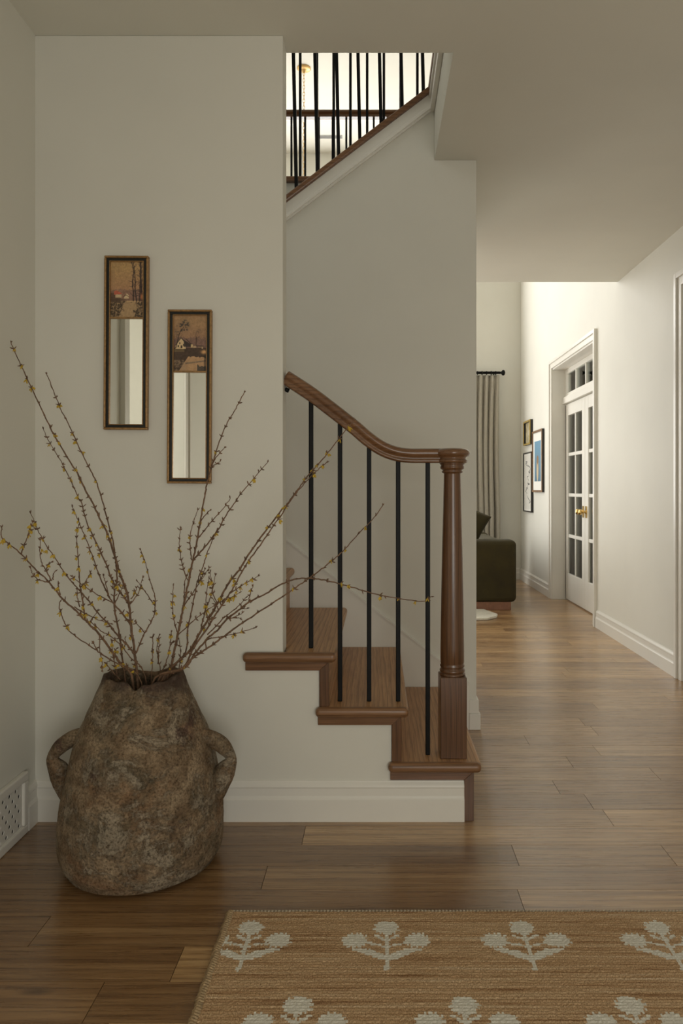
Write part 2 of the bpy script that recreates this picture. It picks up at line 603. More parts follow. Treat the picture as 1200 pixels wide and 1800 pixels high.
# wall between the flights, its top runs up with the upper flight
def capz(x): return UZ - 0.76 * (0.2607 - x)
poly = [(-2.4, 0), (0.48, 0), (0.48, CZ), (0.277, CZ), (0.277, capz(0.2607) - 0.035), (-2.4, capz(-2.4) - 0.035)]
struct(MB().prism(poly, 'y', YB, YB + 0.1).build('wall_middle', M['wall'], bevel=0.002))
m = MB()
m.box(0.38, 0.48, YB + 0.1, 4.67, 0, CZ)
m.box(-2.4, 0.38, 4.57, 4.67, 0, CZ)
struct(m.build('wall_closet', M['wall']))
m = MB()
m.box(-2.5, -2.4, YS, 4.67, 0, CZ)
struct(m.build('wall_landing', M['wall']))
m = MB()
m.box(-2.5, -2.4, -1.7, 1.5, UZ, HZ); m.box(-2.5, -2.4, 3.1, 5.61, UZ, HZ)
m.box(-2.5, -2.4, 1.5, 3.1, UZ, 3.6); m.box(-2.5, -2.4, 1.5, 3.1, 5.1, HZ)
struct(m.build('wall_upper', M['wall']))
m = MB()
m.box(-2.4, XR, -1.7, -1.6, UZ, HZ)
struct(m.build('wall_facade', M['wall']))
# right wall with two door openings
D0, D1, DH = 6.215, 7.70, 2.437
E0, E1, EH = 3.45, 4.405, 2.40
XT = XR + 0.22
m = MB()
m.box(XR, XT, D1, YF, 0, HZ)
m.box(XR, XT, D0, D1, DH, HZ)
m.box(XR, XT, E1, D0, 0, HZ)
m.box(XR, XT, E0, E1, EH, HZ)
m.box(XR, XT, -1.7, E0, 0, HZ)
struct(m.build('wall_right', M['wall']))
# far wall with garden window opening
WX0, WX1, WZ0, WZ1 = -2.1, 1.12, 0.2, 2.6
m = MB()
m.box(-4.2, WX0, YF, YF + 0.15, 0, HZ)
m.box(WX1, XT, YF, YF + 0.15, 0, HZ)
m.box(WX0, WX1, YF, YF + 0.15, 0, WZ0)
m.box(WX0, WX1, YF, YF + 0.15, WZ1, 3.0); m.box(WX0, WX1, YF, YF + 0.15, 4.9, HZ)
struct(m.build('wall_far', M['wall']))
m = MB()
m.box(-4.1, -4.0, 5.51, 6.0, 0, HZ); m.box(-4.1, -4.0, 9.0, YF, 0, HZ)
m.box(-4.1, -4.0, 6.0, 9.0, 0, 0.4); m.box(-4.1, -4.0, 6.0, 9.0, 5.0, HZ)
m.box(-4.0, -2.4, 5.51, 5.61, 0, HZ)
struct(m.build('wall_living', M['wall']))
m = MB()
m.box(-4.7, -4.6, -1.3, 2.5, 0, CZ)
m.box(-4.6, XL - 0.1, -1.3, -1.2, 0, CZ)
m.box(-4.6, -4.3, 2.4, 2.5, 0, CZ); m.box(-2.1, -1.45, 2.4, 2.5, 0, CZ)
m.box(-4.3, -2.1, 2.4, 2.5, 0, 0.3); m.box(-4.3, -2.1, 2.4, 2.5, 2.4, CZ)
struct(m.build('wall_dining', M['wall']))
m = MB()
m.box(XL - .1, 0.0, -1.7, -1.6, 0, CZ); m.box(1.5, XR, -1.7, -1.6, 0, CZ)
m.box(0.0, 1.5, -1.7, -1.6, 0, 0.45); m.box(0.0, 1.5, -1.7, -1.6, 2.45, CZ)
struct(m.build('wall_front', M['wall']))
m = MB()
m.box(4.2, 4.3, 5.6, 8.4, 0, 2.9); m.box(XT, 4.2, 5.5, 5.6, 0, 2.9); m.box(XT, 4.2, 8.4, 8.5, 0, 2.9); m.box(XT, 4.3, 5.5, 8.5, 2.8, 2.9)
struct(m.build('wall_study', M['grey_wall']))


def window(name, axis, pos, a0, a1, z0, z1, nv, nh):
    """frame with muntins in an opening; axis: direction the wall faces"""
    r = struct(empty(name, (pos, (a0 + a1) / 2, z0) if axis == 'x' else ((a0 + a1) / 2, pos, z0)))
    f = MB(); g = MB()
    def bx(mb, u0, u1, zz0, zz1, t):
        if axis == 'x': mb.box(pos - t, pos + t, u0, u1, zz0, zz1)
        else: mb.box(u0, u1, pos - t, pos + t, zz0, zz1)
    bx(f, a0, a0 + .06, z0, z1, .025); bx(f, a1 - .06, a1, z0, z1, .025)
    bx(f, a0 + .06, a1 - .06, z0, z0 + .06, .025); bx(f, a0 + .06, a1 - .06, z1 - .06, z1, .025)
    for i in range(1, nv):
        u = a0 + (a1 - a0) * i / nv; bx(f, u - .015, u + .015, z0 + .06, z1 - .06, .015)
    for i in range(1, nh):
        u = z0 + (z1 - z0) * i / nh; bx(f, a0 + .06, a1 - .06, u - .015, u + .015, .014)
    bx(g, a0 + .06, a1 - .06, z0 + .06, z1 - .06, .003)
    f.build('frame', M['trim'], r); g.build('pane', M['glass'], r)
    return r


window('window_1', 'y', YF + 0.1, WX0, WX1, WZ0, WZ1, 4, 3)
window('window_6', 'y', YF + 0.1, WX0, WX1, 3.0, 4.9, 4, 2)
window('window_2', 'x', -4.06, 6.0, 9.0, 0.4, 5.0, 4, 6)
window('window_3', 'y', 2.46, -4.3, -2.1, 0.3, 2.4, 4, 3)
window('window_added', 'x', -2.46, 1.5, 3.1, 3.6, 5.1, 2, 2)  # unseen window, added to bring light onto the stairs
window('window_4', 'y', -1.66, 0.0, 1.5, 0.45, 2.45, 2, 3)

# baseboards -------------------------------------------------------
BB = [(0, 0), (.018, 0), (.018, .078), (.014, .083), (.011, .090), (.011, .118), (.0135, .122), (.012, .129), (.006, .138), (.004, .143), (0, .143)]


def baseboard(name, axis, face, a, b, sgn, h=1.0):
    """axis: direction it runs; face: wall coordinate; sgn: side it sticks out to"""
    if axis == 'x': p = [(face + sgn * t, z * h) for t, z in BB]     # (y, z)
    else: p = [(face + sgn * t, z * h) for t, z in BB]               # (x, z)
    o = MB().prism(p, axis, a, b).build(name, M['trim'])
    return struct(o)


baseboard('baseboard_stairs', 'x', YS, XL, RX[0] - 0.034, -1, 0.975)
baseboard('baseboard_left', 'y', XL, 2.478, YS, 1)
baseboard('baseboard_right', 'y', XR, 4.49, 6.13, -1, 1.03)
baseboard('baseboard_living', 'y', XR, 7.785, YF, -1, 1.03)
baseboard('baseboard_far', 'x', YF, WX1 - 3, XR - .018, -1, 1.03)
# little return of baseboard round the end of the middle wall
p = [(0.44, YB), (0.44, YB - .018), (0.498, YB - .018), (0.498, YB + 0.1), (0.48, YB + 0.1), (0.48, YB)]
mb = MB()
for t0, t1, z0, z1 in ((.018, .018, 0, .078), (.011, .011, .078, .143)):
    mb.prism([(0.443, YB), (0.443, YB - t0), (0.48 + t0, YB - t0), (0.48 + t0, 4.6), (0.48, 4.6), (0.48, YB)], 'z', z0, z1)
struct(mb.build('baseboard_middle', M['trim'], bevel=0.003))
# skirt board running up beside the stairs on the middle wall
def skz(x): return 0.3245 - 0.787 * (x - 0.308)
poly = [(-1.5, 0.6), (-0.443, skz(-0.443) - 0.42), (0.30, 0.0), (0.443, 0.0), (0.443, skz(0.443)), (-1.5, skz(-1.5))]
mb = MB().prism(poly, 'y', YB - 0.012, YB)
mb.prism([(0.443, skz(0.443)), (0.443, skz(0.443) + .008), (-1.5, skz(-1.5) + .008), (-1.5, skz(-1.5))], 'y', YB - 0.018, YB)
struct(mb.build('trim_skirt', M['trim']))

# trim of the upper flight: stained cap, white band moulding below it
mb = MB()
xa, xb = -2.3, 0.2607
mb.prism([(xa, capz(xa) - .034), (xb, capz(xb) - .034), (xb, capz(xb)), (xa, capz(xa))], 'y', YB - 0.022, YB + 0.12)
struct(mb.build('trim_cap', M['oak_x'], bevel=0.006))
mb = MB()
o1, o2 = .115, .09
mb.prism([(xa, capz(xa) - o1), (xb, capz(xb) - o1), (xb, capz(xb) - .034), (xa, capz(xa) - .034)], 'y', YB - 0.006, YB)
mb.prism([(xa, capz(xa) - o1 - .012), (xb + .01, capz(xb + .01) - o1 - .012), (xb + .01, capz(xb + .01) - o2), (xa, capz(xa) - o2)], 'y', YB - 0.014, YB)
mb.prism([(xa, capz(xa) - o1), (xb + .01, capz(xb + .01) - o1), (xb + .01, capz(xb + .01) - o2 - .012), (xa, capz(xa) - o2 - .012)], 'y', YB - 0.019, YB)
struct(mb.build('trim_band', M['trim'], bevel=0.002))
# edge of the upper floor round the stair opening
y0, y1 = YS + 0.08, YB + 0.12
struct(MB().box(0.245, 0.277, y0, 4.57, UZ - .034, UZ).build('trim_nosing', M['oak_x'], bevel=0.008))
mb = MB()
mb.box(0.262, 0.277, y0, YB, UZ - .115, UZ - .034)
mb.box(0.255, 0.277, y0, YB, UZ - .127, UZ - .095)
mb.box(0.250, 0.277, y0, YB, UZ - .060, UZ - .034)
struct(mb.build('trim_fascia', M['trim'], bevel=0.003))
struct(MB().box(-2.4, 0.245, 4.54, 4.66, UZ - .034, UZ).build('trim_gallery', M['oak_x'], bevel=0.008))
struct(MB().box(-2.4, XR, YE - .1, YE + .02, UZ - .034, UZ).build('trim_edge', M['oak_x'], bevel=0.006))

# casings ----------------------------------------------------------
def casing_y(name, x, y0, y1, z1, wd=0.08, t=0.02, inner=0.014):
    """door casing on the right wall (faces -x), with two-step profile"""
    mb = MB()
    for o, th in ((0.0, inner), (wd * 0.62, t + .006)):
        a = o
        b = wd if o else wd * 0.62
        mb.box(x - th, x, y0 - b, y0 - a, 0, z1 + b)
        mb.box(x - th, x, y1 + a, y1 + b, 0, z1 + b)
        mb.box(x - th, x, y0 - a, y1 + a, z1 + a, z1 + b)
    return struct(mb.build(name, M['trim'], bevel=0.002))


casing_y('trim_1', XR, D0, D1, DH)
casing_y('trim_2', XR, E0, E1, EH, 0.085)
mb = MB()      # casing of the opening in the left wall
for o0, o1, th in ((0, .06, .014), (.06, .095, .024)):
    mb.box(XL, XL + th, 1.60 + o0, 1.60 + o1, 0, 2.32 + o1)
    mb.box(XL, XL + th, 0.57 - o1, 0.57 - o0, 0, 2.32 + o1)
    mb.box(XL, XL + th, 0.57 - o0, 1.60 + o0, 2.32 + o0, 2.32 + o1)
struct(mb.build('trim_3', M['trim'], bevel=0.002))

# french doors with transom in the right wall ------------------------
XD = 2.005
door = struct(empty('door_1', (XD, 6.965, 0)))
jm = MB()
jm.box(XR, XT, D0 - .004, D0 + .016, 0, DH); jm.box(XR, XT, D1 - .001, D1 + .02, 0, DH)
jm.box(XR, XT, D0, D1, DH - .016, DH + .004)
jm.box(XD - .02, XD, D1 - .03, D1 - .001, 0, 2.055)
jm.build('jamb', M['trim'], door, bevel=.002)
tb = MB(); tb.box(XD - .05, XD + .05, D0 + .016, D1 - .001, 2.058, 2.128)
tb.build('transom_bar', M['trim'], door, bevel=.004)
tf = MB()
z0, z1 = 2.128, DH - .016
a0, a1 = D0 + .016, D1 - .001
tf.box(XD - .02, XD + .02, a0, a1, z0, z0 + .04); tf.box(XD - .02, XD + .02, a0, a1, z1 - .05, z1)
tf.box(XD - .02, XD + .02, a0, a0 + .045, z0 + .04, z1 - .05); tf.box(XD - .02, XD + .02, a1 - .045, a1, z0 + .04, z1 - .05)
pw = (a1 - a0 - .09) / 4
for i in range(1, 4):
    u = a0 + .045 + pw * i
    tf.box(XD - .015, XD + .015, u - .014, u + .014, z0 + .04, z1 - .05)
tr = tf.build('transom_sash', M['trim'], door, bevel=.003)
for i in range(4):
    u = a0 + .045 + pw * i
    MB().box(XD - .003, XD + .003, u + .014, u + pw - .014, z0 + .04, z1 - .05).build('pane', M['glass'], door)


def leaf(ya, yb, knob_y):
    lf = MB()
    st = .105
    rows_ = [(.272, .662), (.691 - .003, 1.087 - .003), (1.122, 1.507), (1.541, 1.932)]
    zr = [(.285, .660), (.694, 1.085), (1.119, 1.507), (1.541, 1.930)]
    lf.box(XD - .02, XD + .02, ya, ya + st, .012, 2.05); lf.box(XD - .02, XD + .02, yb - st, yb, .012, 2.05)
    lf.box(XD - .02, XD + .02, ya + st, yb - st, .012, zr[0][0]); lf.box(XD - .02, XD + .02, ya + st, yb - st, zr[3][1], 2.05)
    for i in range(3):
        lf.box(XD - .014, XD + .014, ya + st, yb - st, zr[i][1], zr[i + 1][0])
    ym = (ya + yb) / 2
    for i in range(4):
        lf.box(XD - .014, XD + .014, ym - .015, ym + .015, zr[i][0], zr[i][1])
    o = lf.build('door_leaf', M['trim'], door, bevel=.004)
    for i in range(4):
        for u0, u1 in ((ya + st, ym - .015), (ym + .015, yb - st)):
            MB().box(XD - .003, XD + .003, u0, u1, zr[i][0], zr[i][1]).build('pane', M['glass'], o)
    sh = MB(); n_ = 60; vs, fs = [], []
    for i in range(n_ + 1):
        yy = ya + st - .02 + (yb - ya - 2 * st + .04) * i / n_
        xx = XD + .040 + .006 * math.sin(i * 1.15) + .003 * math.sin(i * 2.7)
        vs += [(xx, yy, zr[0][0] - .03), (xx, yy, zr[3][1] + .03)]
        if i: fs.append((2 * i - 2, 2 * i, 2 * i + 1, 2 * i - 1))
    sh.add(vs, fs, True)
    so = sh.build('sheer_curtain', M['sheer'], o); so.modifiers.new('thick', 'SOLIDIFY').thickness = .002
    so['label'] = 'grey sheer curtain behind the glass'
    kz = .945
    hw = MB()
    hw.box(XD - .026, XD - .0195, knob_y - .022, knob_y + .022, kz - .055, kz + .055)
    prof = [(.016, 0), (.017, .006), (.010, .012), (.009, .030), (.015, .036), (.026, .046), (.028, .056), (.022, .066), (.008, .071)]
    seg = 20; vs = []; fs = []
    for r_, h in prof:
        for q in range(seg):
            a = 2 * PI * q / seg; vs.append((XD - .026 - h, knob_y + r_ * math.cos(a), kz + r_ * math.sin(a)))
    for i in range(len(prof) - 1):
        for q in range(seg):
            q2 = (q + 1) % seg
            fs.append((i * seg + q, i * seg + q2, (i + 1) * seg + q2, (i + 1) * seg + q))
    fs.append(tuple((len(prof) - 1) * seg + q for q in range(seg)))
    hw.add(vs, fs, True)
    h = hw.build('door_knob', M['brass'], o, bevel=0)
    h['label'] = 'polished brass knob and plate'


leaf(6.968, 7.698, 7.016)
leaf(6.233, 6.963, 6.915)

# plain white door in the nearer opening
d2 = struct(empty('door_2', (XR + .06, 3.93, 0)))
dm = MB(); dm.box(XR + .045, XR + .085, E0 + .018, E1 - .018, .01, EH - .018); dm.build('door_leaf', M['trim'], d2, bevel=.003)
dj = MB(); dj.box(XR, XT, E0, E0 + .016, 0, EH); dj.box(XR, XT, E1 - .016, E1, 0, EH); dj.box(XR, XT, E0 + .016, E1 - .016, EH - .016, EH)
dj.build('jamb', M['trim'], d2)

# ------------------------------------------------------------------ staircase
stair = empty('staircase', (0.1, 3.0, 0))
tag(stair, 'brown stained oak staircase climbing left behind the white wall', 'staircase')
NF = YS - 0.035       # front of the nosings
tops = [T1, T2, T3] + [T3 + 0.1915 * i for i in range(1, 5)]
GO = 0.2535
for i, zt in enumerate(tops):
    xr = 0.362 - GO * i
    rx = RX[0] - GO * i               # riser face below this tread
    nx = rx - GO                      # riser face of the next step
    nf = NF + .0155
    if i < 2:
        outline = [(0.0478 - GO * i, nf), (xr, nf), (xr, YB - .013), (nx - .02, YB - .013), (nx - .02, YS), (0.0478 - GO * i, YS)]
    elif i == 2:
        outline = [(-0.329, nf), (xr, nf), (xr, YB - .013), (nx - .02, YB - .013), (nx - .02, YS + .1), (-0.329, YS + .1)]
    else:
        outline = [(nx - .02, YS + .1), (xr, YS + .1), (xr, YB - .013), (nx - .02, YB - .013)]
    t = MB().prism(outline, 'z', zt - TH, zt).build('tread', M['tread'], stair, bevel=0.0145, seg=4)
    if i < 3:
        MB().box(0.0378 - GO * i, xr + .0004, NF, YS - .0005, zt - TH - .0003, zt + .0004).build('nosing', M['nosing'], t, bevel=.0148, seg=4)
    ft = YS + .1 if i > 2 else YS + .002
    zb = 0 if i == 0 else tops[i - 1]
    MB().box(rx - .02, rx, ft, YB - .013, zb, zt - TH).build('riser', M['tread'], stair)
    if i < 3:
        # L-shaped trim on the face of the wall, mitred
        lx = (0.0455, -0.208, -0.462)[i]
        a = MB()
        yb_, yf_ = YS, YS - .011
        vs = [(lx, zt - TH), (rx, zt - TH), (rx - .034, zt - TH - .031), (lx, zt - TH - .031)]
        a.prism(vs, 'y', yf_, yb_)
        a.build('bracket_trim', M['oak_x'], stair, bevel=.0015)
        b_ = MB().prism([(rx, zt - TH), (rx, zb), (rx - .034, zb), (rx - .034, zt - TH - .031)], 'y', yf_, YS + .0015)
        b_.build('bracket_trim', M['oak_z'], stair, bevel=.0015)
# landing behind the wall
zl = tops[-1] + 0.1915
MB().box(-2.395, RX[0] - GO * 7 + .02, YS + .101, YB - .013, zl - TH, zl).build('landing', M['tread'], stair)

# railing of the lower flight
YR = 2.617
rail = empty('stair_railing', (0.269, YR, T1))
tag(rail, 'oak handrail on five black balusters ending at turned newel post', 'railing')
SR = YR / F
hp = [(490, 655), (502.6, 664), (544, 691), (580, 718), (622, 751), (646, 771.5), (670, 788), (694, 797.5), (718, 801), (750, 801.3), (794, 801.3)]
path = bez([((x - VX) * SR, YR, EYE - (y - VY) * SR) for x, y in hp], 8)
path = [p for p in path if p.x > -0.3325]
prof = [(-.018, -.026), (.018, -.026), (.024, -.023), (.0255, -.017), (.021, -.012), (.0215, -.006), (.029, -.001), (.0325, .006), (.0325, .013), (.028, .020), (.018, .025), (0, .0268),
        (-.018, .025), (-.028, .020), (-.0325, .013), (-.0325, .006), (-.029, -.001), (-.0215, -.006), (-.021, -.012), (-.0255, -.017), (-.024, -.023)]
vs, fs = [], []
n = len(prof)
for i, p_ in enumerate(path):
    t = (path[min(i + 1, len(path) - 1)] - path[max(i - 1, 0)]).normalized()
    if i == 0 : t_end = t
    up = Vector((-t.z, 0, t.x))
    if up.z < 0: up = -up
    for u, v in prof: vs.append(p_ + Vector((0, u, 0)) + up * v)
for i in range(len(path) - 1):
    for q in range(n):
        q2 = (q + 1) % n
        fs.append((i * n + q, i * n + q2, (i + 1) * n + q2, (i + 1) * n + q))
fs.append(tuple(range(n))); fs.append(tuple((len(path) - 1) * n + q for q in range(n)))
hr = MB(); hr.add(vs, fs, True)
zc = path[-1].z
NX = 0.269
cap = [(0, -.0262), (.050, -.026), (.054, -.023), (.0555, -.017), (.050, -.012), (.0505, -.006), (.060, -.001), (.0635, .006), (.0635, .013), (.059, .020), (.045, .0255), (0, .0285)]
hr.lathe(cap, (NX, YR, zc), 40)
hr.build('handrail', M['oak_rail'], rail)
# rail bracket at the wall
MB().tube([(-0.331, YR, EYE - (684 - VY) * SR), (-0.318, YR, EYE - (687 - VY) * SR)], .008, 10).build('rail_bracket', M['iron'], rail)
nw = empty('newel_post', (NX, YR, T1)); nw.parent = rail; nw.location = (0, 0, 0)
zt = zc - .026
sq = MB(); hs = .047
sq.box(NX - hs, NX + hs, YR - hs, YR + hs, T1, .497)
sq.lathe([(.0475, 0), (.046, .006), (.041, .012)], (NX, YR, .497), 40)
nb_ = sq.build('newel_base', M['oak_z'], rail, bevel=.003)
bpy.data.objects.remove(nw)
cl = [(.041, .505), (.0445, .509), (.0455, .5145), (.0425, .520), (.039, .5225), (.0435, .527), (.044, .531), (.0405, .536), (.0425, .542), (.0425, .60), (.0405, .75), (.0365, .95), (.0325, 1.10), (.0300, 1.2165),
      (.0305, 1.219), (.037, 1.222), (.038, 1.226), (.034, 1.229), (.036, 1.232), (.0425, 1.236), (.043, 1.243), (.040, 1.247), (.044, 1.252), (.046, zt)]
MB().lathe(cl, (NX, YR, 0), 48).build('newel_post', M['oak_z'], rail)
def rail_z(x):
    for a, b in zip(path[:-1], path[1:]):
        if a.x <= x <= b.x: return a.z + (b.z - a.z) * (x - a.x) / max(1e-6, b.x - a.x)
    return zc
hb = .0081
for x, zb in ((-0.238, T3), (-0.134, T2), (-0.0297, T2), (0.0746, T2), (0.181, T1)):
    MB().box(x - hb, x + hb, YR - hb, YR + hb, zb, rail_z(x) - .022).build('baluster', M['iron'], rail, bevel=.0025)

# upper balustrades -------------------------------------------------
ub = empty('stair_railing', (0.0, YB + .05, capz(0)))
tag(ub, 'slanted row of black balusters on the sloping brown cap above the stairs', 'railing')
yb = YB + .03
lean = math.tan(math.radians(1.25))
for k_ in range(-4, 8):
    px = 515.5 + 37.8 * k_
    x = (px - VX) * yb / F
    z_at93 = EYE + 767 * yb / F
    zb = capz(x) - 0.004
    zt = zb + 0.93
    def xx(z): return x - (z - z_at93) * lean
    b = MB()
    h_ = .0081
    zb = capz(xx(capz(x))) - .002
    vs = [(xx(z) + sx * h_, yb + sy * h_, z) for z in (zb, zt) for sx, sy in ((-1, -1), (1, -1), (1, 1), (-1, 1))]
    b.add(vs, [(3, 2, 1, 0), (4, 5, 6, 7), (0, 1, 5, 4), (1, 2, 6, 5), (2, 3, 7, 6), (3, 0, 4, 7)])
    b.build('baluster', M['iron'], ub)
b = MB()
xa, xb = -1.0, 0.30
b.prism([(xa, capz(xa) + .925), (xb, capz(xb) + .925), (xb, capz(xb) + .98), (xa, capz(xa) + .98)], 'y', yb - .03, yb + .03)
b.build('handrail', M['oak_rail'], ub, bevel=.012, seg=3)

gr = empty('gallery_railing', (-0.4, 4.575, UZ))
tag(gr, 'nearer level railing of black balusters on the brown upper floor edge', 'railing')
yg = 4.575
for k_ in range(-9, 8):
    x = (527.5 + 29.4 * k_ - VX) * yg / F
    if x > 0.262: continue
    MB().box(x - .0081, x + .0081, yg - .0081, yg + .0081, UZ, UZ + .93).build('baluster', M['iron'], gr)
MB().box(-1.8, 0.27, yg - .03, yg + .03, UZ + .925, UZ + .98).build('handrail', M['oak_rail'], gr, bevel=.012, seg=3)
gf = empty('gallery_railing', (-0.4, 5.58, UZ))
tag(gf, 'farther level railing with brown handrail in front of the gold chain', 'railing')
yg = 5.58
for k_ in range(-12, 25):
    x = (512.1 + 24.1 * k_ - VX) * yg / F
    if x < -2.3 or x > 1.8: continue
    MB().box(x - .0075, x + .0075, yg - .0075, yg + .0075, UZ, UZ + .90).build('baluster', M['iron'], gf)
hr2 = [(a, b + .0) for a, b in ((-.024, -.03), (.024, -.03), (.026, -.018), (.022, -.008), (.033, .004), (.033, .016), (.022, .026), (-.022, .026), (-.033, .016), (-.033, .004), (-.022, -.008), (-.026, -.018))]
MB().prism([(yg + u, UZ + .918 + v) for u, v in hr2], 'x', -2.38, XR - .01).build('handrail', M['oak_rail'], gf)

# ------------------------------------------------------------------ mirrors with landscape panels
def landscape(kind, nx=96, ny=160):
    """paints a small generic landscape; returns ny x nx x 3 linear colours, row 0 at the bottom"""
    u = np.linspace(0, 1, nx)[None, :].repeat(ny, 0)
    v = np.linspace(0, 1, ny)[:, None].repeat(nx, 1)
    def fn(s, o):
        return np.array([[noise.fractal(Vector((x * s * .6, y * s, o)), 1.0, 2.0, 4) for x in np.linspace(0, 1, nx)] for y in np.linspace(0, 1, ny)])
    a, b, c_ = fn(4, 1.3 + kind), fn(14, 5.1 + kind), fn(34, 9.7 + kind)
    def C(*t): return np.array(t)
    img = np.zeros((ny, nx, 3))
    sky = C(.215, .135, .058) if kind == 0 else C(.185, .112, .055)
    low = C(.205, .11, .058) if kind == 0 else C(.16, .085, .05)
    t = np.clip((v - .4) / .5, 0, 1)[..., None]
    img[:] = low * (1 - t) + sky * t
    img *= (1 + .12 * a + .06 * c_)[..., None]
    def put(mask, col, al=1.0):
        m_ = (np.clip(mask, 0, 1) * al)[..., None]
        img[:] = img * (1 - m_) + C(*col) * m_
    def line(x0, y0, x1, y1, wd, col, al=.9):
        dx, dy = x1 - x0, (y1 - y0)
        L = dx * dx + dy * dy
        tt = np.clip(((u - x0) * dx + (v - y0) * dy) / L, 0, 1)
        d = np.hypot(u - x0 - tt * dx, (v - y0 - tt * dy) * 1.67)
        put(np.clip(1.5 - d / wd, 0, 1), col, al)
    dark = (.022, .014, .010)
    mauve = (.085, .05, .048)
    R = random.Random(11 + kind)
    if kind == 0:
        put(((v < .50 + .04 * b + .02 * c_) & (v > .3)).astype(float), mauve, .55)
        put((v < .30).astype(float), (.20, .135, .07), .9)
        put(np.clip(((u - .75 - .25 * (v - .1) + .15 * b) > 0) * (v < .30) * (.8 + 1.2 * c_), 0, 1), dark, .85)
        put(np.clip(((.32 - u + .5 * (v - .12) + .2 * b) > 0) * (v < .33) * (.8 + 1.2 * c_), 0, 1), dark, .85)
        put(((np.abs(u - .06) < .25) & (v < .44) & (v > .27)).astype(float), (.075, .045, .026), .85)
        # cottages
        put(((u > .14) & (u < .33) & (v > .355) & (v < .41)).astype(float), (.30, .22, .13), .9)
        put(((u > .10) & (u < .34) & (v > .405 + .08 * (u - .1)) & (v < .485 - .30 * np.abs(u - .17))).astype(float), (.26, .062, .035), .95)
        put(((u > .42) & (u < .55) & (v > .335) & (v < .385 + .05 - .7 * np.abs(u - .5))).astype(float), (.33, .25, .15), .9)
        line(.40, .37, .47, .405, .010, dark); line(.47, .405, .56, .37, .008, dark)
        put(((v > .29) & (v < .335 + .02 * b) & (u > .30)).astype(float), (.12, .07, .042), .5)
        put(((v > .278) & (v < .297) & (u > .5)).astype(float), (.30, .20, .10), .7)
        for x0 in (.70, .80, .885, .93, .97):
            x = x0; y = .29 + R.uniform(0, .02)
            for s_ in range(9):
                nx_ = x + R.uniform(-.03, .022); ny_ = y + .085
                line(x, y, nx_, ny_, .020 - .0012 * s_, (.035, .020, .018), .9)
                for q in range(3):
                    line(nx_, ny_, nx_ + R.uniform(-.14, .12), ny_ + R.uniform(.01, .09), .008, (.06, .036, .028), .65)
                x, y = nx_, ny_
        put(np.exp(-(((u - .955) / .03) ** 2 + ((v - .37) / .05) ** 2)), (.30, .10, .03), .8)
        put(np.clip(c_ * 1.5, 0, 1) * ((u < .12) & (v > .4) & (v < .85)), (.10, .065, .04), .5)
        for x, y in ((.24, .155), (.38, .145), (.27, .18), (.64, .27), (.40, .115)):
            put(np.exp(-(((u - x) / .025) ** 2 + ((v - y) / .008) ** 2)), dark, .8)
    else:
        put(((v < .60 + .05 * b + .03 * c_) & (v > .38)).astype(float), mauve, .6)
        put((v < .42).astype(float), (.05, .03, .018), .92)
        put(((v < .40) & (v > .34) & (u < .32)).astype(float), (.11, .075, .035), .7)
        put(((v < .255 + .03 * b) & (u > .42 - 1.1 * (.24 - v))).astype(float), (.25, .15, .075), .9)
        put(np.clip((.55 + 1.2 * b + .8 * c_) * (v < .20) * (u < .42), 0, 1), (.16, .11, .065), .6)
        put(np.exp(-(((v - .145 - .08 * (u - .5)) / .016) ** 2)) * (u > .35), (.07, .058, .045), .7)
        put(((v < .09 + .05 * b) & (u > .72)).astype(float), (.035, .032, .028), .85)
        put(((np.abs(u - .99) < .06) & (v < .28)).astype(float), dark, .6)
        # house with gable
        put(((u > .05) & (u < .36) & (v > .40) & (v < .595 - .75 * np.abs(u - .22))).astype(float), (.34, .25, .135), .92)
        line(.22, .60, .05, .47, .010, dark); line(.22, .60, .37, .50, .014, dark)
        put(((u > .30) & (u < .56) & (v > .44) & (v < .565 - .35 * (u - .3))).astype(float), (.04, .026, .02), .95)
        line(.37, .58, .56, .47, .010, dark)
        for x, y, wd, hg, cl_ in ((.13, .45, .02, .02, dark), (.23, .44, .025, .025, dark), (.18, .50, .015, .018, dark), (.29, .47, .015, .02, dark), (.555, .455, .03, .028, (.33, .24, .12)), (.64, .435, .045, .018, (.24, .17, .10)), (.88, .43, .02, .022, (.26, .18, .10)), (.80, .435, .06, .012, (.15, .10, .06))):
            put(((np.abs(u - x) < wd) & (np.abs(v - y) < hg)).astype(float), cl_, .9)
        line(.70, .455, .90, .45, .012, dark)
        put(np.exp(-(((u - .93) / .07) ** 2 + ((v - .345) / .028) ** 2)) * 1.3, (.34, .19, .08), .95)
        crown = np.exp(-(((u - .30) / .17) ** 2 + ((v - .82) / .105) ** 2)) * (.75 + 1.8 * c_ + .9 * b)
        put(np.clip(crown * 1.5 - .25, 0, 1), (.030, .028, .026), .85)
        crown = np.exp(-(((u - .12) / .12) ** 2 + ((v - .70) / .13) ** 2)) * (.5 + 1.8 * c_)
        put(np.clip(crown * 1.2 - .2, 0, 1), (.05, .038, .028), .7)
        line(.06, .42, .16, .68, .012, dark); line(.16, .68, .30, .80, .008, dark); line(.10, .55, .26, .66, .005, dark, .6)
        for s_ in range(14):
            a_ = R.uniform(.3, 2.7); line(.69, .50 + .1 * R.random(), .69 + .13 * math.cos(a_), .58 + .14 * math.sin(a_), .004, (.07, .04, .03), .5)
        line(.69, .45, .69, .62, .008, dark, .7)
        put(np.clip(np.exp(-(((u - .77) / .06) ** 2 + ((v - .73) / .03) ** 2)) * (.6 + 2 * c_), 0, 1), (.035, .028, .022), .9)
        line(.52, .55, .52, .68, .010, (.10, .06, .045), .5)
    img *= (1 + .25 * c_ * .6 + .1 * b)[..., None]
    g_ = img.max(-1, keepdims=True)
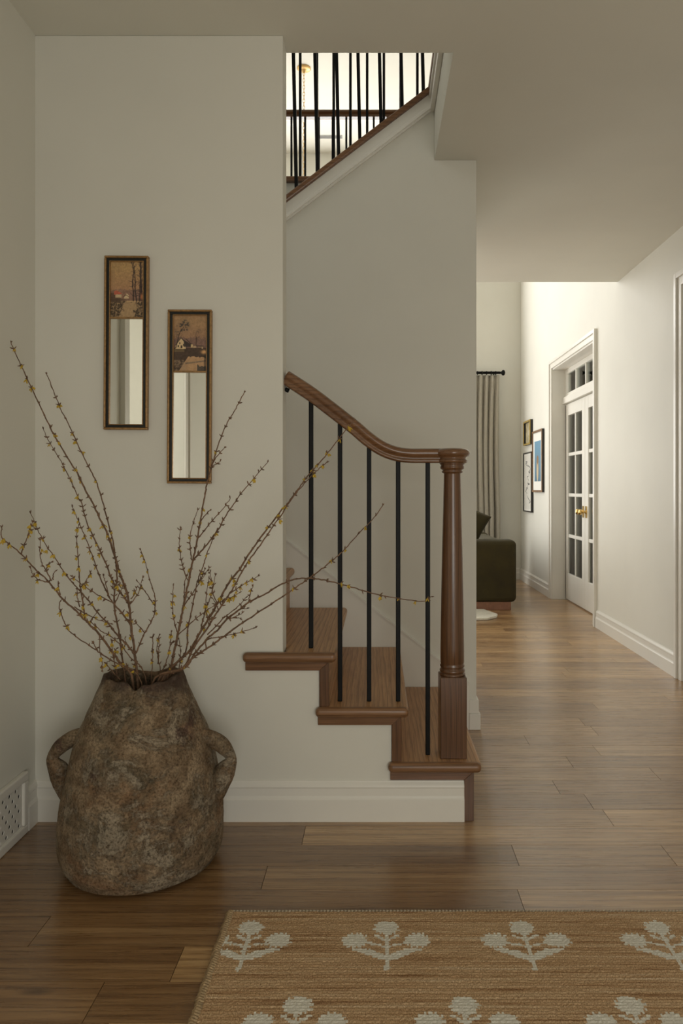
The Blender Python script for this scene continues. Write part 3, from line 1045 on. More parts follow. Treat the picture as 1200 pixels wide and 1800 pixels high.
    return np.clip(img * 2.35 * np.clip(g_ / .16, .25, 1) ** .55, 0.006, 1)


def paint_panel(name, img, x0, x1, z0, z1, y, parent, mat):
    ny, nx, _ = img.shape
    gx = np.linspace(x0, x1, nx + 1); gz = np.linspace(z0, z1, ny + 1)
    V = [(a, y, b) for b in gz for a in gx]
    Fs = [(j * (nx + 1) + i, j * (nx + 1) + i + 1, (j + 1) * (nx + 1) + i + 1, (j + 1) * (nx + 1) + i) for j in range(ny) for i in range(nx)]
    me = bpy.data.meshes.new(name); me.from_pydata(V, [], Fs)
    ca = me.color_attributes.new('paint', 'FLOAT_COLOR', 'CORNER')
    cc = np.ones((ny * nx, 4, 4), np.float32); cc[:, :, :3] = img.reshape(-1, 1, 3)
    ca.data.foreach_set('color', cc.ravel())
    me.materials.append(mat)
    o = bpy.data.objects.new(name, me); COL.objects.link(o)
    if parent:
        o.parent = parent; o.matrix_parent_inverse = Matrix.Translation(-Vector(parent.location))
    return o


M['paint'] = attr_mat('painted_landscape', 'paint', 0.45)


def trumeau(cx, z0, z1, kind, label, tilt):
    wd = 0.1535
    t = empty('wall_mirror', (cx, YS, z0))
    tag(t, label, 'mirror', 'pair of narrow mirrors with painted tops')
    yb_ = YS - .001
    def ring(mb, a, b, y_front):
        """frame ring between insets a and b"""
        x0, x1 = cx - wd / 2, cx + wd / 2
        mb.box(x0 + a, x1 - a, y_front, yb_, z1 - b, z1 - a)
        mb.box(x0 + a, x1 - a, y_front, yb_, z0 + a, z0 + b)
        mb.box(x0 + a, x0 + b, y_front, yb_, z0 + b, z1 - b)
        mb.box(x1 - b, x1 - a, y_front, yb_, z0 + b, z1 - b)
    f = MB(); ring(f, 0, .0075, YS - .022); f.build('outer_frame', M['gilt'], t, bevel=.0025)
    f = MB(); ring(f, .0075, .0165, YS - .017); f.build('inner_frame', M['ebony'], t, bevel=.001)
    f = MB(); ring(f, .0165, .0198, YS - .018)
    zd = z1 - .216
    f.box(cx - wd / 2 + .0198, cx + wd / 2 - .0198, YS - .0175, yb_, zd - .003, zd + .003)
    f.build('gilt_fillet', M['gilt'], t, bevel=.001)
    xa, xb = cx - wd / 2 + .0198, cx + wd / 2 - .0198
    paint_panel('painted_panel', landscape(kind), xa, xb, zd + .003, z1 - .0198, YS - .011, t, M['paint'])
    g = MB(); g.box(xa, xb, YS - .012, YS - .006, z0 + .0198, zd - .003)
    g.build('mirror_glass', M['mirror'], t)
    t.rotation_euler = (0, math.radians(tilt), 0)


trumeau(-0.879, 1.370, 1.977, 0, 'narrow gilt and black mirror, upper left, painted with red roofed cottage by a stream', 0.35)
trumeau(-0.6575, 1.182, 1.789, 1, 'narrow gilt and black mirror, lower right, painted with gabled house and dark tree', 0.3)

# ------------------------------------------------------------------ air return grille low on the left wall
gv = empty('air_vent', (XL, 2.1, 0))
tag(gv, 'white perforated air return grille low on left wall beside the jar', 'vent')
ya, yb, zb, zt = 1.75, 2.472, 0.0, 0.207
fr = MB()
fw = .030
th = .020
for b_ in ((ya, yb, zt - fw, zt), (ya, yb, zb, zb + fw), (ya, ya + fw, zb + fw, zt - fw), (yb - fw, yb, zb + fw, zt - fw)):
    fr.box(XL, XL + th, b_[0], b_[1], b_[2], b_[3])
fr.build('vent_frame', M['trim'], gv, bevel=.005, seg=2)
py0, py1, pz0, pz1 = ya + fw, yb - fw, zb + fw, zt - fw
rh = (pz1 - pz0) / 6; cw = .041
pv, pf = [], []
xf, xk = XL + .011, XL + .008
for r_ in range(6):
    zc_ = pz0 + rh * (r_ + .5)
    start = py1 + (0 if r_ % 2 == 0 else cw / 2)
    y = start
    while y > py0:
        a, b = max(y - cw, py0), min(y, py1)
        ctr = y - cw / 2
        R_ = .0072
        if a < ctr - R_ and b > ctr + R_:
            base = len(pv); sg = 16
            ring = []
            for k_ in range(sg):
                an = 2 * PI * k_ / sg + PI / 4
                ring.append((ctr + R_ * math.cos(an), zc_ + R_ * math.sin(an)))
            out = []
            for k_ in range(sg):
                an = 2 * PI * k_ / sg + PI / 4
                cx_, cz_ = math.cos(an), math.sin(an)
                s_ = 1 / max(abs(cx_), abs(cz_))
                oy = ctr + (b - ctr if cx_ > 0 else ctr - a) * cx_ * s_
                oz = zc_ + rh / 2 * cz_ * s_
                out.append((oy, oz))
            pv += [(xf, p_[0], p_[1]) for p_ in out] + [(xf, p_[0], p_[1]) for p_ in ring] + [(xk, p_[0], p_[1]) for p_ in ring]
            for k_ in range(sg):
                k2 = (k_ + 1) % sg
                pf.append((base + k_, base + k2, base + sg + k2, base + sg + k_))
                pf.append((base + sg + k_, base + sg + k2, base + 2 * sg + k2, base + 2 * sg + k_))
        else:
            base = len(pv)
            pv += [(xf, a, zc_ - rh / 2), (xf, b, zc_ - rh / 2), (xf, b, zc_ + rh / 2), (xf, a, zc_ + rh / 2)]
            pf.append((base, base + 1, base + 2, base + 3))
        y -= cw
pp = MB(); pp.add(pv, pf); pp.build('perforated_panel', M['trim'], gv)
MB().box(XL + .0005, XL + .004, py0, py1, pz0, pz1).build('duct_backing', M['dark'], gv)

# ------------------------------------------------------------------ terracotta jar
JX, JY = -0.733, 2.283
jar_prof = [(0, .195), (.006, .212), (.016, .230), (.045, .2455), (.097, .249), (.153, .2474), (.21, .242), (.266, .2306), (.323, .219), (.365, .209), (.408, .195),
            (.436, .181), (.4925, .156), (.549, .132), (.578, .1225), (.588, .1195)]


def jar_r(z):
    for (z0, r0), (z1, r1) in zip(jar_prof[:-1], jar_prof[1:]):
        if z0 <= z <= z1:
            t = (z - z0) / (z1 - z0); return r0 + (r1 - r0) * t
    return jar_prof[-1][1]


jar = empty('terracotta_jar', (JX, JY, 0))
tag(jar, 'large weathered brown terracotta jar with two handles on the wood floor', 'jar')
SEG = 144
outer = [0.0, .003, .008, .014, .022, .032] + [.045 + (.578 - .045) * i / 80 for i in range(81)] + [.584, .588]
vs, fs = [], []
ring_def = []
for z in outer:
    z0 = z; ra = jar_r(z)
    if 0.02 < z < .57:      # smooth the polyline
        ra = (jar_r(z - .02) + jar_r(z) * 2 + jar_r(z + .02 if z < .565 else z)) / 4 if z < .56 else ra
    ring_def.append((z, ra))
inner = [(.590, .113), (.586, .107), (.570, .106), (.53, .118), (.45, .16), (.35, .195), (.2, .22), (.05, .22), (.03, .18), (.03, .01)]
for idx, (z, ra) in enumerate(ring_def + inner):
    for k_ in range(SEG):
        a = 2 * PI * k_ / SEG
        cx_, sy_ = math.cos(a), math.sin(a)
        nz = noise.fractal(Vector((cx_ * 1.3, sy_ * 1.3, z * 5)), 1.0, 2.0, 3) * .0035 + noise.fractal(Vector((cx_ * 7, sy_ * 7, z * 30)), 1.0, 2.0, 4) * .0016
        rr_ = ra + (nz if idx < len(ring_def) else 0)
        zz = z
        f_ = max(0, (z - .50) / .09)
        # uneven mouth: lower at the back, chipped V at the front
        zz += f_ * (-.024 * max(0, sy_) ** 1.5 + .010 * math.sin(3 * a + .6) * .5 + .006 * noise.noise(Vector((cx_ * 3, sy_ * 3, 4))))
        da = (a - math.radians(276) + PI) % (2 * PI) - PI
        zz -= f_ * (.017 * max(0, 1 - abs(da) / .20) + .016 * max(0, 1 - abs(da) / 1.0))
        da = (a - math.radians(60) + PI) % (2 * PI) - PI
        zz += f_ * .014 * max(0, 1 - abs(da) / .5)
        zz = max(zz, 0.0)
        if idx and zz < .03 and idx < len(ring_def): zz += .0
        vs.append((JX + rr_ * cx_, JY + rr_ * sy_, zz))
nr = len(ring_def) + len(inner)
for i in range(nr - 1):
    for k_ in range(SEG):
        k2 = (k_ + 1) % SEG
        fs.append((i * SEG + k_, i * SEG + k2, (i + 1) * SEG + k2, (i + 1) * SEG + k_))
fs.append(tuple(range(SEG - 1, -1, -1))); fs.append(tuple((nr - 1) * SEG + k_ for k_ in range(SEG)))
jb = MB(); jb.add(vs, fs, True)
jb.build('jar_body', M['clay'], jar)
for sgn, off in ((-1, 0.0), (1, .006)):
    pts = [(.165, .398), (.192, .392), (.219, .383), (.2587, .356), (.2805, .320), (.262, .283), (.245, .250), (.234, .215), (.222, .185)]
    rads = [.026, .025, .0245, .0225, .0172, .032, .034, .029, .022]
    pts = bez([(JX + sgn * r_ * (.985 if sgn > 0 else 1), JY - .008, z) for r_, z in pts], 5)
    rad = [p_.x for p_ in bez([(q_, 0, 0) for q_ in rads], 5)]
    hb_ = MB()
    hb_.tube(pts, rad, 20, .95, side=(0, 1, 0))
    hb_.v = [tuple(Vector(p_) + Vector((1, 1, 1)) * noise.fractal(Vector(p_) * 22, 1.0, 2.0, 3) * .0022) for p_ in hb_.v]
    hb_.build('handle', M['clay'], jar)

# ------------------------------------------------------------------ forsythia branches in the jar
def flower_mesh(seed):
    R = random.Random(seed)
    b = MB()
    for k_ in range(R.choice((3, 4, 4, 5))):
        a = R.uniform(0, 2 * PI); tl = R.uniform(.25, .85)
        d = Vector((math.cos(a) * math.sin(tl), math.sin(a) * math.sin(tl), -math.cos(tl)))
        L = R.uniform(.008, .0135); side = d.orthogonal().normalized(); up = d.cross(side)
        pts = [Vector((0, 0, 0)) + d * (L * t) + Vector((0, 0, -.002 * t * t)) for t in (0, .3, .6, .85, 1)]
        rad = [.0008, .0020, .0027, .0019, .0004]
        b.tube(pts, rad, 6, .55, side=side)
    me = bpy.data.meshes.new('blossom')
    me.from_pydata(b.v, [], b.f); me.polygons.foreach_set('use_smooth', b.sm)
    me.materials.append(M['petal'])
    return me


FLOWERS = [flower_mesh(s_) for s_ in range(5)]


def spindle(b, p, d, L, r):
    b.tube([p, p + d * (L * .35), p + d * (L * .7), p + d * L], [r * .5, r, r * .75, r * .12], 5)


def z1px(pts):            # pixels in the 0,880 crop (scale 4.286)
    return [(x / 4.286, 880 + y / 4.286) for x, y in pts]
def z2px(pts):            # 220,840 crop
    return [(220 + x / 4.286, 840 + y / 4.286) for x, y in pts]
def z3px(pts):            # 400,680 crop
    return [(400 + x / 3.158, 680 + y / 3.158) for x, y in pts]
def z5px(pts):            # 0,560 crop
    return [(x / 2.727, 560 + y / 2.727) for x, y in pts]


def lift(pts, d0, d1):
    """base-to-tip pixel trace to 3D, depth running from d0 to d1"""
    L = [0]
    for a, b in zip(pts[:-1], pts[1:]): L.append(L[-1] + math.hypot(b[0] - a[0], b[1] - a[1]))
    out = []
    for (x, y), l in zip(pts, L):
        t = l / L[-1]
        out.append(at(x, y, d0 + (d1 - d0) * t))
    return out


def into_jar(p, bx, by):
    """points from the mouth down to the inner bottom of the jar"""
    out = []
    q = Vector((JX + bx, JY + by, .034))
    out.append(q); out.append(q.lerp(p, .55) + Vector((0, 0, .02)))
    return out


def branch(label, main, d0, d1, twigs=(), r0=.0048, yellow=.5, rootxy=(0, 0), seed=1):
    """main: trace in pixels from the mouth to the tip; twigs: (trace, d_base, d_tip)"""
    R = random.Random(seed)
    b = MB()
    spots = []
    P = lift(main, d0, d1)
    # the stem leaves the mouth where its own line meets the rim, and stands on the inner bottom
    i0 = next(i for i, p_ in enumerate(P) if p_.z > .612)
    a_, b_ = P[i0], P[min(i0 + 1, len(P) - 1)]
    d_ = (a_ - b_).normalized()
    m_ = a_ + d_ * ((a_.z - .570) / max(.2, -d_.z))
    dx, dy = m_.x - JX, m_.y - JY
    rr_ = math.hypot(dx, dy)
    if rr_ > .080: m_ = Vector((JX + dx * .080 / rr_, JY + dy * .080 / rr_, .570))
    P = into_jar(m_, *rootxy) + [m_] + P[i0:]
    def run(P, r0, r1, first, spacing, yel):
        S = bez(P, 6)
        for i, p_ in enumerate(S):
            if p_.z < .585:
                lim = (.094 if p_.z > .53 else .094 + (.53 - p_.z) * .35)
                dx, dy = p_.x - JX, p_.y - JY
                rr_ = math.hypot(dx, dy)
                if rr_ > lim: S[i] = Vector((JX + dx * lim / rr_, JY + dy * lim / rr_, p_.z))
        n_ = len(S)
        lens = [0]
        for a_, b_ in zip(S[:-1], S[1:]): lens.append(lens[-1] + (b_ - a_).length)
        T = lens[-1]
        rad = [max(r1, r0 + (r1 - r0) * (l / T) ** .8) * (1 + .10 * R.uniform(-1, 1)) for l in lens]
        for i in range(2, n_ - 1):
            S[i] = S[i] + Vector((R.uniform(-1, 1), R.uniform(-1, 1), R.uniform(-1, 1))) * .0011
        b.tube(S, rad, 7)
        l = first + R.uniform(0, .02)
        while l < T - .004:
            i = max(1, min(n_ - 1, next((q for q in range(n_) if lens[q] >= l), n_ - 1)))
            p_ = S[i]; t = (S[i] - S[i - 1]).normalized()
            rr_ = rad[i]
            b.tube([p_ - t * .004, p_, p_ + t * .004], [rr_ * .9, rr_ * 1.55, rr_ * .9], 7)
            o_ = t.orthogonal().normalized(); o_.rotate(Matrix.Rotation(R.uniform(0, PI), 3, t))
            for sg in (-1, 1):
                if R.random() < .82:
                    d = (o_ * sg + t * R.uniform(.5, 1.2)).normalized()
                    spindle(b, p_ + o_ * sg * rr_, d, R.uniform(.006, .013), R.uniform(.0015, .0024))
                    if R.random() < .45:
                        d2 = (o_ * sg * R.uniform(.4, 1) + t * .5 + Vector((R.uniform(-.6, .6), R.uniform(-.6, .6), R.uniform(-.5, .5)))).normalized()
                        spindle(b, p_ + o_ * sg * rr_, d2, R.uniform(.006, .011), R.uniform(.0012, .002))
                if R.random() < yel * (.15 + .85 * (l / T) ** 1.4) * .75:
                    spots.append(p_ + o_ * sg * (rr_ + .0025))
            l += spacing * R.uniform(.6, 1.4)
        for q in range(3):
            t = (S[-1] - S[-2]).normalized()
            d = (t + Vector((R.uniform(-.9, .9), R.uniform(-.9, .9), R.uniform(-.3, .9))) * .7).normalized()
            spindle(b, S[-1], d, R.uniform(.007, .011), .0017)
    fl_ = (P[2] - P[0]).length
    run(P, r0 * 1.18, .0014, fl_ + .03, .042, yellow)
    for tr_ in twigs:
        run(lift(tr_[0], tr_[1], tr_[2]), tr_[3] if len(tr_) > 3 else .0019, .0010, .012, .026, yellow)
    o = b.build('forsythia_branch', M['bark'])
    tag(o, label, 'branch', 'forsythia branches in the jar')
    for i, s_ in enumerate(spots[:95]):
        f_ = bpy.data.objects.new('blossom', R.choice(FLOWERS))
        f_.location = s_
        sc_ = R.uniform(.75, 1.15)
        f_.scale = (sc_, sc_, sc_)
        f_.rotation_euler = (R.uniform(-.5, .5), R.uniform(-.5, .5), R.uniform(0, 6.28))
        COL.objects.link(f_)
        f_.parent = o
    return o


D = 2.283
T1base = z1px([(1035, 1345), (1020, 1200), (1008, 1100), (985, 930), (970, 770)])
branch('tallest branch leaning left, its tip nearest the left wall', T1base + z1px([(940, 640), (900, 540), (868, 430), (800, 230), (740, 110), (690, 0)]) +
       z5px([(415, 835), (370, 740), (310, 645), (250, 540), (205, 445), (140, 310), (85, 190), (53, 115)]), 2.27, 2.33,
       [(z1px([(970, 770), (920, 710), (850, 610), (800, 480), (740, 350), (660, 180), (610, 0)]) + z5px([(380, 870), (350, 800), (300, 700), (260, 630), (225, 570), (208, 530)]), 2.29, 2.33, .003),
        (z1px([(985, 940), (920, 850), (850, 770), (800, 680), (740, 540), (690, 400), (640, 270), (590, 150), (545, 50)]), 2.28, 2.18, .0028),
        (z1px([(1015, 1160), (960, 1090), (890, 1020), (820, 930), (760, 870), (670, 760), (610, 690), (540, 610), (470, 520), (400, 410), (330, 310), (265, 170), (230, 95)]), 2.26, 2.06, .003),
        (z1px([(1025, 1150), (1040, 1110), (1090, 1000), (1140, 910), (1165, 840), (1165, 720), (1130, 600), (1090, 450), (1060, 375)]), 2.26, 2.34, .0026),
        (z1px([(1165, 790), (1110, 710), (1060, 640), (1035, 610)]), 2.3, 2.27),
        (z1px([(980, 780), (1040, 700), (1075, 585)]), 2.23, 2.27), (z1px([(985, 740), (1010, 710), (1028, 660)]), 2.23, 2.26),
        (z1px([(1090, 995), (1050, 950), (1020, 915)]), 2.28, 2.26),
        (z1px([(840, 765), (740, 710), (640, 650), (545, 575)]), 2.19, 2.10), (z1px([(820, 730), (795, 620), (780, 570)]), 2.18, 2.14),
        (z1px([(950, 650), (920, 660), (880, 610)]), 2.22, 2.2), (z1px([(870, 760), (900, 700), (925, 650)]), 2.2, 2.24)],
       .0052, .55, (.02, .0), 3)
branch('upright left branch, second tallest, crossing behind the tallest', z1px([(925, 1340), (918, 1180), (905, 1050), (890, 950), (865, 830), (860, 700), (880, 600), (877, 520), (868, 430), (850, 300), (800, 110), (770, 0)]) +
       z5px([(465, 790), (430, 720), (390, 640), (340, 530), (290, 430), (250, 330), (224, 268)]), 2.32, 2.40,
       [(z1px([(862, 690), (850, 640), (845, 590)]), 2.27, 2.25)], .0036, .5, (-.03, .06), 5)
branch('thick grey branch reaching lowest toward the left wall', z1px([(1015, 1365), (980, 1320), (910, 1230), (840, 1130), (740, 1000), (640, 900), (560, 820), (470, 740), (370, 615), (260, 510), (160, 405), (60, 320), (15, 280), (12, 205)]), 2.25, 2.04,
       [(z1px([(160, 405), (190, 320), (215, 250), (245, 165)]), 2.07, 2.04), (z1px([(370, 615), (300, 600), (250, 560), (230, 510)]), 2.10, 2.06),
        (z1px([(390, 605), (350, 530), (315, 470), (300, 390), (303, 300)]), 2.11, 2.12), (z1px([(345, 520), (365, 485), (385, 465)]), 2.11, 2.13),
        (z1px([(400, 595), (400, 560), (412, 535)]), 2.11, 2.13), (z1px([(455, 710), (440, 660), (440, 630)]), 2.13, 2.12),
        (z1px([(640, 890), (620, 740), (600, 600), (590, 450), (575, 280), (592, 190)]), 2.17, 2.2, .0024),
        (z1px([(600, 800), (585, 740), (580, 670)]), 2.16, 2.13), (z1px([(620, 660), (650, 600), (680, 545)]), 2.18, 2.22),
        (z1px([(560, 800), (660, 860), (760, 905), (830, 925)]), 2.15, 2.22), (z1px([(670, 920), (700, 880), (728, 845)]), 2.19, 2.22)],
       .0060, .55, (.0, -.04), 7)
branch('low drooping branch on the left with a curved rising tip', z1px([(960, 1350), (900, 1285), (830, 1200), (730, 1130), (640, 1070), (560, 1015), (510, 970), (480, 900), (450, 820), (450, 765)]), 2.22, 2.06,
       [(z1px([(735, 1130), (715, 1095), (700, 1070)]), 2.12, 2.1), (z1px([(750, 1020), (750, 1120), (765, 1200), (770, 1275)]), 2.15, 2.13)], .0030, .5, (-.02, -.06), 9)
branch('slender left branch arching beneath the thick grey one', z1px([(995, 1345), (990, 1290), (980, 1180), (920, 1100), (840, 1030), (760, 980), (690, 920)]), 2.28, 2.2,
       [(z1px([(935, 1110), (945, 1060), (940, 1040)]), 2.25, 2.26)], .0026, .5, (.0, .05), 10)
branch('short twiggy branch at the left edge of the jar mouth', z1px([(895, 1345), (885, 1290), (868, 1250), (850, 1150), (840, 1060)]), 2.24, 2.2,
       [(z1px([(858, 1200), (870, 1140), (875, 1115)]), 2.22, 2.24), (z1px([(905, 1350), (850, 1290), (800, 1230), (830, 1205)]), 2.23, 2.2)], .0024, .5, (-.05, -.02), 11)
branch('short straight sprig at the middle of the jar mouth', z2px([(192, 1545), (200, 1440), (205, 1350), (208, 1270), (208, 1195)]), 2.27, 2.26, [], .0020, .15, (.0, .0), 13)
branch('short forked sprig just right of the middle of the mouth', z2px([(235, 1530), (255, 1440), (250, 1380), (240, 1290), (255, 1190)]), 2.30, 2.29, [(z2px([(248, 1400), (252, 1300), (256, 1230)]), 2.29, 2.27)], .0020, .15, (.0, .06), 14)
branch('short sprig with yellow buds right of the mouth centre', z2px([(285, 1500), (305, 1400), (325, 1330), (340, 1250), (347, 1165)]), 2.26, 2.22, [(z2px([(342, 1260), (352, 1245), (362, 1235)]), 2.23, 2.21)], .0024, .8, (.03, -.02), 15)
branch('tall branch on the right passing in front of the lower mirror', z2px([(325, 1500), (350, 1400), (385, 1230), (400, 1160), (420, 1060), (440, 965), (470, 810), (510, 620), (545, 450), (570, 300), (595, 160), (612, 60)]) +
       z5px([(1000, 760), (1020, 690), (1045, 610), (1070, 540), (1100, 480), (1130, 430), (1170, 355)]), 2.27, 2.30,
       [(z5px([(1010, 705), (1040, 660), (1075, 620)]), 2.29, 2.26), (z5px([(1008, 715), (1030, 700), (1055, 685)]), 2.29, 2.32), (z5px([(965, 965), (985, 940), (1005, 920)]), 2.29, 2.27),
        (z2px([(500, 620), (490, 540), (490, 440), (515, 330), (545, 245)]), 2.28, 2.24), (z2px([(470, 770), (440, 690), (415, 580), (408, 480), (417, 385)]), 2.28, 2.33),
        (z2px([(390, 1160), (370, 1080), (355, 960), (362, 815)]), 2.27, 2.22), (z2px([(548, 455), (640, 340), (730, 240), (790, 155)]), 2.28, 2.24),
        (z2px([(440, 960), (445, 860), (455, 760), (500, 660)]), 2.28, 2.31),
        (z2px([(515, 615), (600, 520), (700, 390), (760, 280), (850, 150), (970, 0)]) + [(470, 813)], 2.28, 2.18, .0028),
        (z2px([(400, 1180), (500, 1090), (600, 1010), (690, 950)]), 2.27, 2.2), (z2px([(445, 960), (500, 880), (580, 760), (630, 680)]), 2.28, 2.34)],
       .0052, .38, (.06, .0), 17)
branch('steep branch just right of the mirror branch, joining its right fork', z2px([(425, 1450), (455, 1310), (470, 1150), (500, 1000), (520, 900), (550, 760), (580, 680), (610, 590), (650, 480), (690, 395)]), 2.30, 2.24,
       [(z2px([(550, 790), (580, 740), (600, 690)]), 2.27, 2.25), (z2px([(405, 1440), (418, 1330), (405, 1220)]), 2.28, 2.24)], .0036, .4, (.06, .05), 19)
branch('longest right branch with many yellow buds, tip at the handrail', z2px([(395, 1450), (480, 1310), (560, 1170), (640, 1040), (710, 920), (780, 790), (860, 690), (960, 530), (1080, 370), (1180, 240)]) +
       z3px([(330, 650), (390, 570), (440, 500), (510, 420), (600, 310), (700, 185)]), 2.24, 2.36,
       [(z2px([(690, 940), (660, 870), (650, 790), (640, 710)]), 2.27, 2.24), (z2px([(590, 1030), (630, 930), (655, 850), (680, 735)]), 2.26, 2.3),
        (z2px([(570, 1140), (600, 1000), (612, 880), (630, 760)]), 2.25, 2.2), (z2px([(700, 940), (780, 910), (855, 868)]), 2.27, 2.24)],
       .0052, .75, (.05, -.03), 21)
branch('twin of the longest right branch, running just beneath it', z2px([(430, 1440), (520, 1270), (620, 1130), (700, 1000), (780, 880), (830, 800), (900, 670), (1000, 530), (1100, 385), (1190, 255)]) +
       z3px([(310, 690), (380, 590), (450, 510), (500, 460), (550, 420)]), 2.22, 2.30,
       [(z2px([(790, 870), (880, 810), (940, 775), (1000, 740)]), 2.25, 2.22), (z2px([(700, 1010), (690, 960), (660, 910)]), 2.24, 2.22),
        (z2px([(620, 1130), (640, 1090), (610, 1010)]), 2.23, 2.2)], .0042, .7, (.06, -.05), 23)
branch('branch arching right then level, its tip near the newel post', z2px([(440, 1435), (520, 1330), (610, 1220), (690, 1150), (770, 1060), (850, 1000), (940, 930), (1060, 870), (1180, 800)]) +
       z3px([(370, 1070), (450, 1062), (520, 1070), (610, 1090), (700, 1115), (800, 1145), (950, 1175), (1080, 1190), (1130, 1165)]), 2.20, 2.38,
       [(z2px([(930, 930), (940, 880), (962, 820)]), 2.24, 2.22), (z2px([(760, 1065), (820, 1050), (880, 1020)]), 2.23, 2.2), (z2px([(770, 1060), (830, 1055), (865, 1058)]), 2.23, 2.25),
        (z2px([(860, 990), (890, 985), (915, 985)]), 2.23, 2.2), (z2px([(620, 1180), (760, 1040), (850, 970), (905, 905)]), 2.22, 2.18, .0022)], .0044, .45, (.08, -.02), 25)
branch('branch rising diagonally right to a tip between the balusters', z2px([(420, 1440), (500, 1362), (610, 1290), (720, 1210), (860, 1110), (1000, 1015), (1190, 890)]) +
       z3px([(370, 1120), (440, 1070), (510, 1020), (580, 965), (650, 900), (740, 800), (800, 740), (860, 660)]), 2.18, 2.36,
       [(z2px([(610, 1290), (615, 1220), (730, 1195), (860, 1165), (980, 1130)]), 2.20, 2.16), (z2px([(520, 1350), (550, 1320), (570, 1305)]), 2.19, 2.17)], .0040, .4, (.07, -.08), 27)

# ------------------------------------------------------------------ jute rug with flower motifs
RX0, RX1, RY0, RY1 = -0.400, 1.55, 0.75, 1.988
CELL = .0046
nx = int((RX1 - RX0) / CELL); ny = int((RY1 - RY0) / CELL)
gx = np.linspace(RX0, RX1, nx + 1); gy = np.linspace(RY0, RY1, ny + 1)
cx_, cy_ = np.meshgrid((gx[:-1] + gx[1:]) / 2, (gy[:-1] + gy[1:]) / 2)
mask = np.zeros_like(cx_)


def motif(x0, yb_):
    u, v = cx_ - x0, cy_ - yb_
    r2 = rng.normal(0, .0012, u.shape)
    def disc(a, b, r_): return np.hypot((u - a), (v - b) * 1.05) < r_ + r2 * 2
    def ell(a, b, la, lb, ang):
        ca, sa = math.cos(ang), math.sin(ang)
        p_, q_ = (u - a) * ca + (v - b) * sa, -(u - a) * sa + (v - b) * ca
        return (p_ / la) ** 2 + (q_ / lb) ** 2 < 1 + r2 * 40
    def seg(a, b, c_, d_, w_):
        dx, dy = c_ - a, d_ - b
        t = np.clip(((u - a) * dx + (v - b) * dy) / (dx * dx + dy * dy), 0, 1)
        return np.hypot(u - a - t * dx, v - b - t * dy) < w_ + r2
    th_ = np.arctan2(v - .163, u)
    def bloom(a, b):
        du, dv = u - a, v - b
        an = np.arctan2(dv, du)
        return np.hypot(du, dv * 1.12) < .0325 + .0028 * np.sign(np.sin(an * 14)) + r2
    mm_ = bloom(0, .163) | bloom(-.080, .111) | bloom(.080, .111)
    mm_ |= seg(0, .0, 0, .145, .0052) | seg(-.004, -.004, .002, .03, .0045)
    mm_ |= seg(0, .083, -.030, .095, .0042) | seg(-.030, .095, -.055, .101, .0042)
    mm_ |= seg(0, .083, .030, .095, .0042) | seg(.030, .095, .055, .101, .0042)
    mm_ |= seg(0, .108, -.029, .130, .0045) | seg(0, .108, .029, .130, .0045)
    for sg_ in (-1, 1):
        mm_ |= seg(0, .040, sg_ * .022, .048, .0095) | seg(sg_ * .018, .047, sg_ * .045, .062, .0125) | seg(sg_ * .045, .063, sg_ * .066, .070, .0085) | seg(sg_ * .060, .070, sg_ * .082, .072, .0045)
    mask[mm_] = 1


for k_ in range(6):
    motif(-.331 + .355 * k_, 1.746)
    motif(-.1776 + .3705 * k_, 1.459)
    motif(-.331 + .355 * k_, 1.172)
    motif(-.1776 + .3705 * k_, .885)
hz = .011 + rng.uniform(0, .0016, (ny + 1, nx + 1)) + .0010 * (np.arange(ny + 1) % 2)[:, None]
wob = np.array([noise.noise(Vector((y * 14, 3.1, 0))) * .005 + noise.noise(Vector((y * 60, 1.1, 0))) * .0015 for y in gy])
wobx = np.array([noise.noise(Vector((x * 5, 7.1, 0))) * .003 for x in gx])
VX_, VY_ = np.meshgrid(gx, gy)
VX_ = VX_ + wob[:, None] * np.clip(1 - (VX_ - RX0) / .15, 0, 1)
VY_ = VY_ + wobx[None, :] * np.clip(1 - (RY1 - VY_) / .15, 0, 1)
hz[:, 0] = .001; hz[:, -1] = .001; hz[0, :] = .001; hz[-1, :] = .001
V = np.stack([VX_, VY_, hz], -1).reshape(-1, 3)
ii = (np.arange(ny)[:, None] * (nx + 1) + np.arange(nx)[None, :]).ravel()
Fq = np.stack([ii, ii + 1, ii + nx + 2, ii + nx + 1], -1)
me = bpy.data.meshes.new('area_rug')
me.from_pydata(V.tolist(), [], Fq.tolist())
ca = me.color_attributes.new('motif', 'FLOAT_COLOR', 'CORNER')
cc = np.ones((ny * nx, 4, 4), np.float32); cc[:, :, :3] = mask.reshape(-1, 1, 1)
ca.data.foreach_set('color', cc.ravel())
me.materials.append(M['jute'])
rug = bpy.data.objects.new('area_rug', me); COL.objects.link(rug)
tag(rug, 'tan woven jute rug with cream three-flower motifs on the wood floor', 'rug')
# whipped cord edges
eb = MB()
npt = int((RX1 - RX0) / .0095)
for i in range(npt):
    x = RX0 + .006 + i * .0095
    y = RY1 + noise.noise(Vector((x * 5, 7.1, 0))) * .003
    eb.tube([(x, y - .006, .004), (x + .003, y - .002, .0125), (x + .006, y + .004, .0075), (x + .0075, y + .006, .0022)], [.003, .0036, .0034, .002], 6)
eb.build('whipped_edge', plain('cream_cord', (0.42, 0.36, 0.27), 0.95, 0, 0.2, 120, 0.1), rug)
eb = MB()
y = RY0
while y < RY1:
    x = RX0 + noise.noise(Vector((y * 14, 3.1, 0))) * .005
    eb.tube([(x + .010, y, .010), (x, y + .002, .0125), (x - .006 - random.uniform(0, .003), y + .004, .006), (x - .004, y + .006, .0025)], [.004, .005, .0046, .003], 6)
    y += .0085
eb.build('whipped_edge', M['jute_edge'], rug)

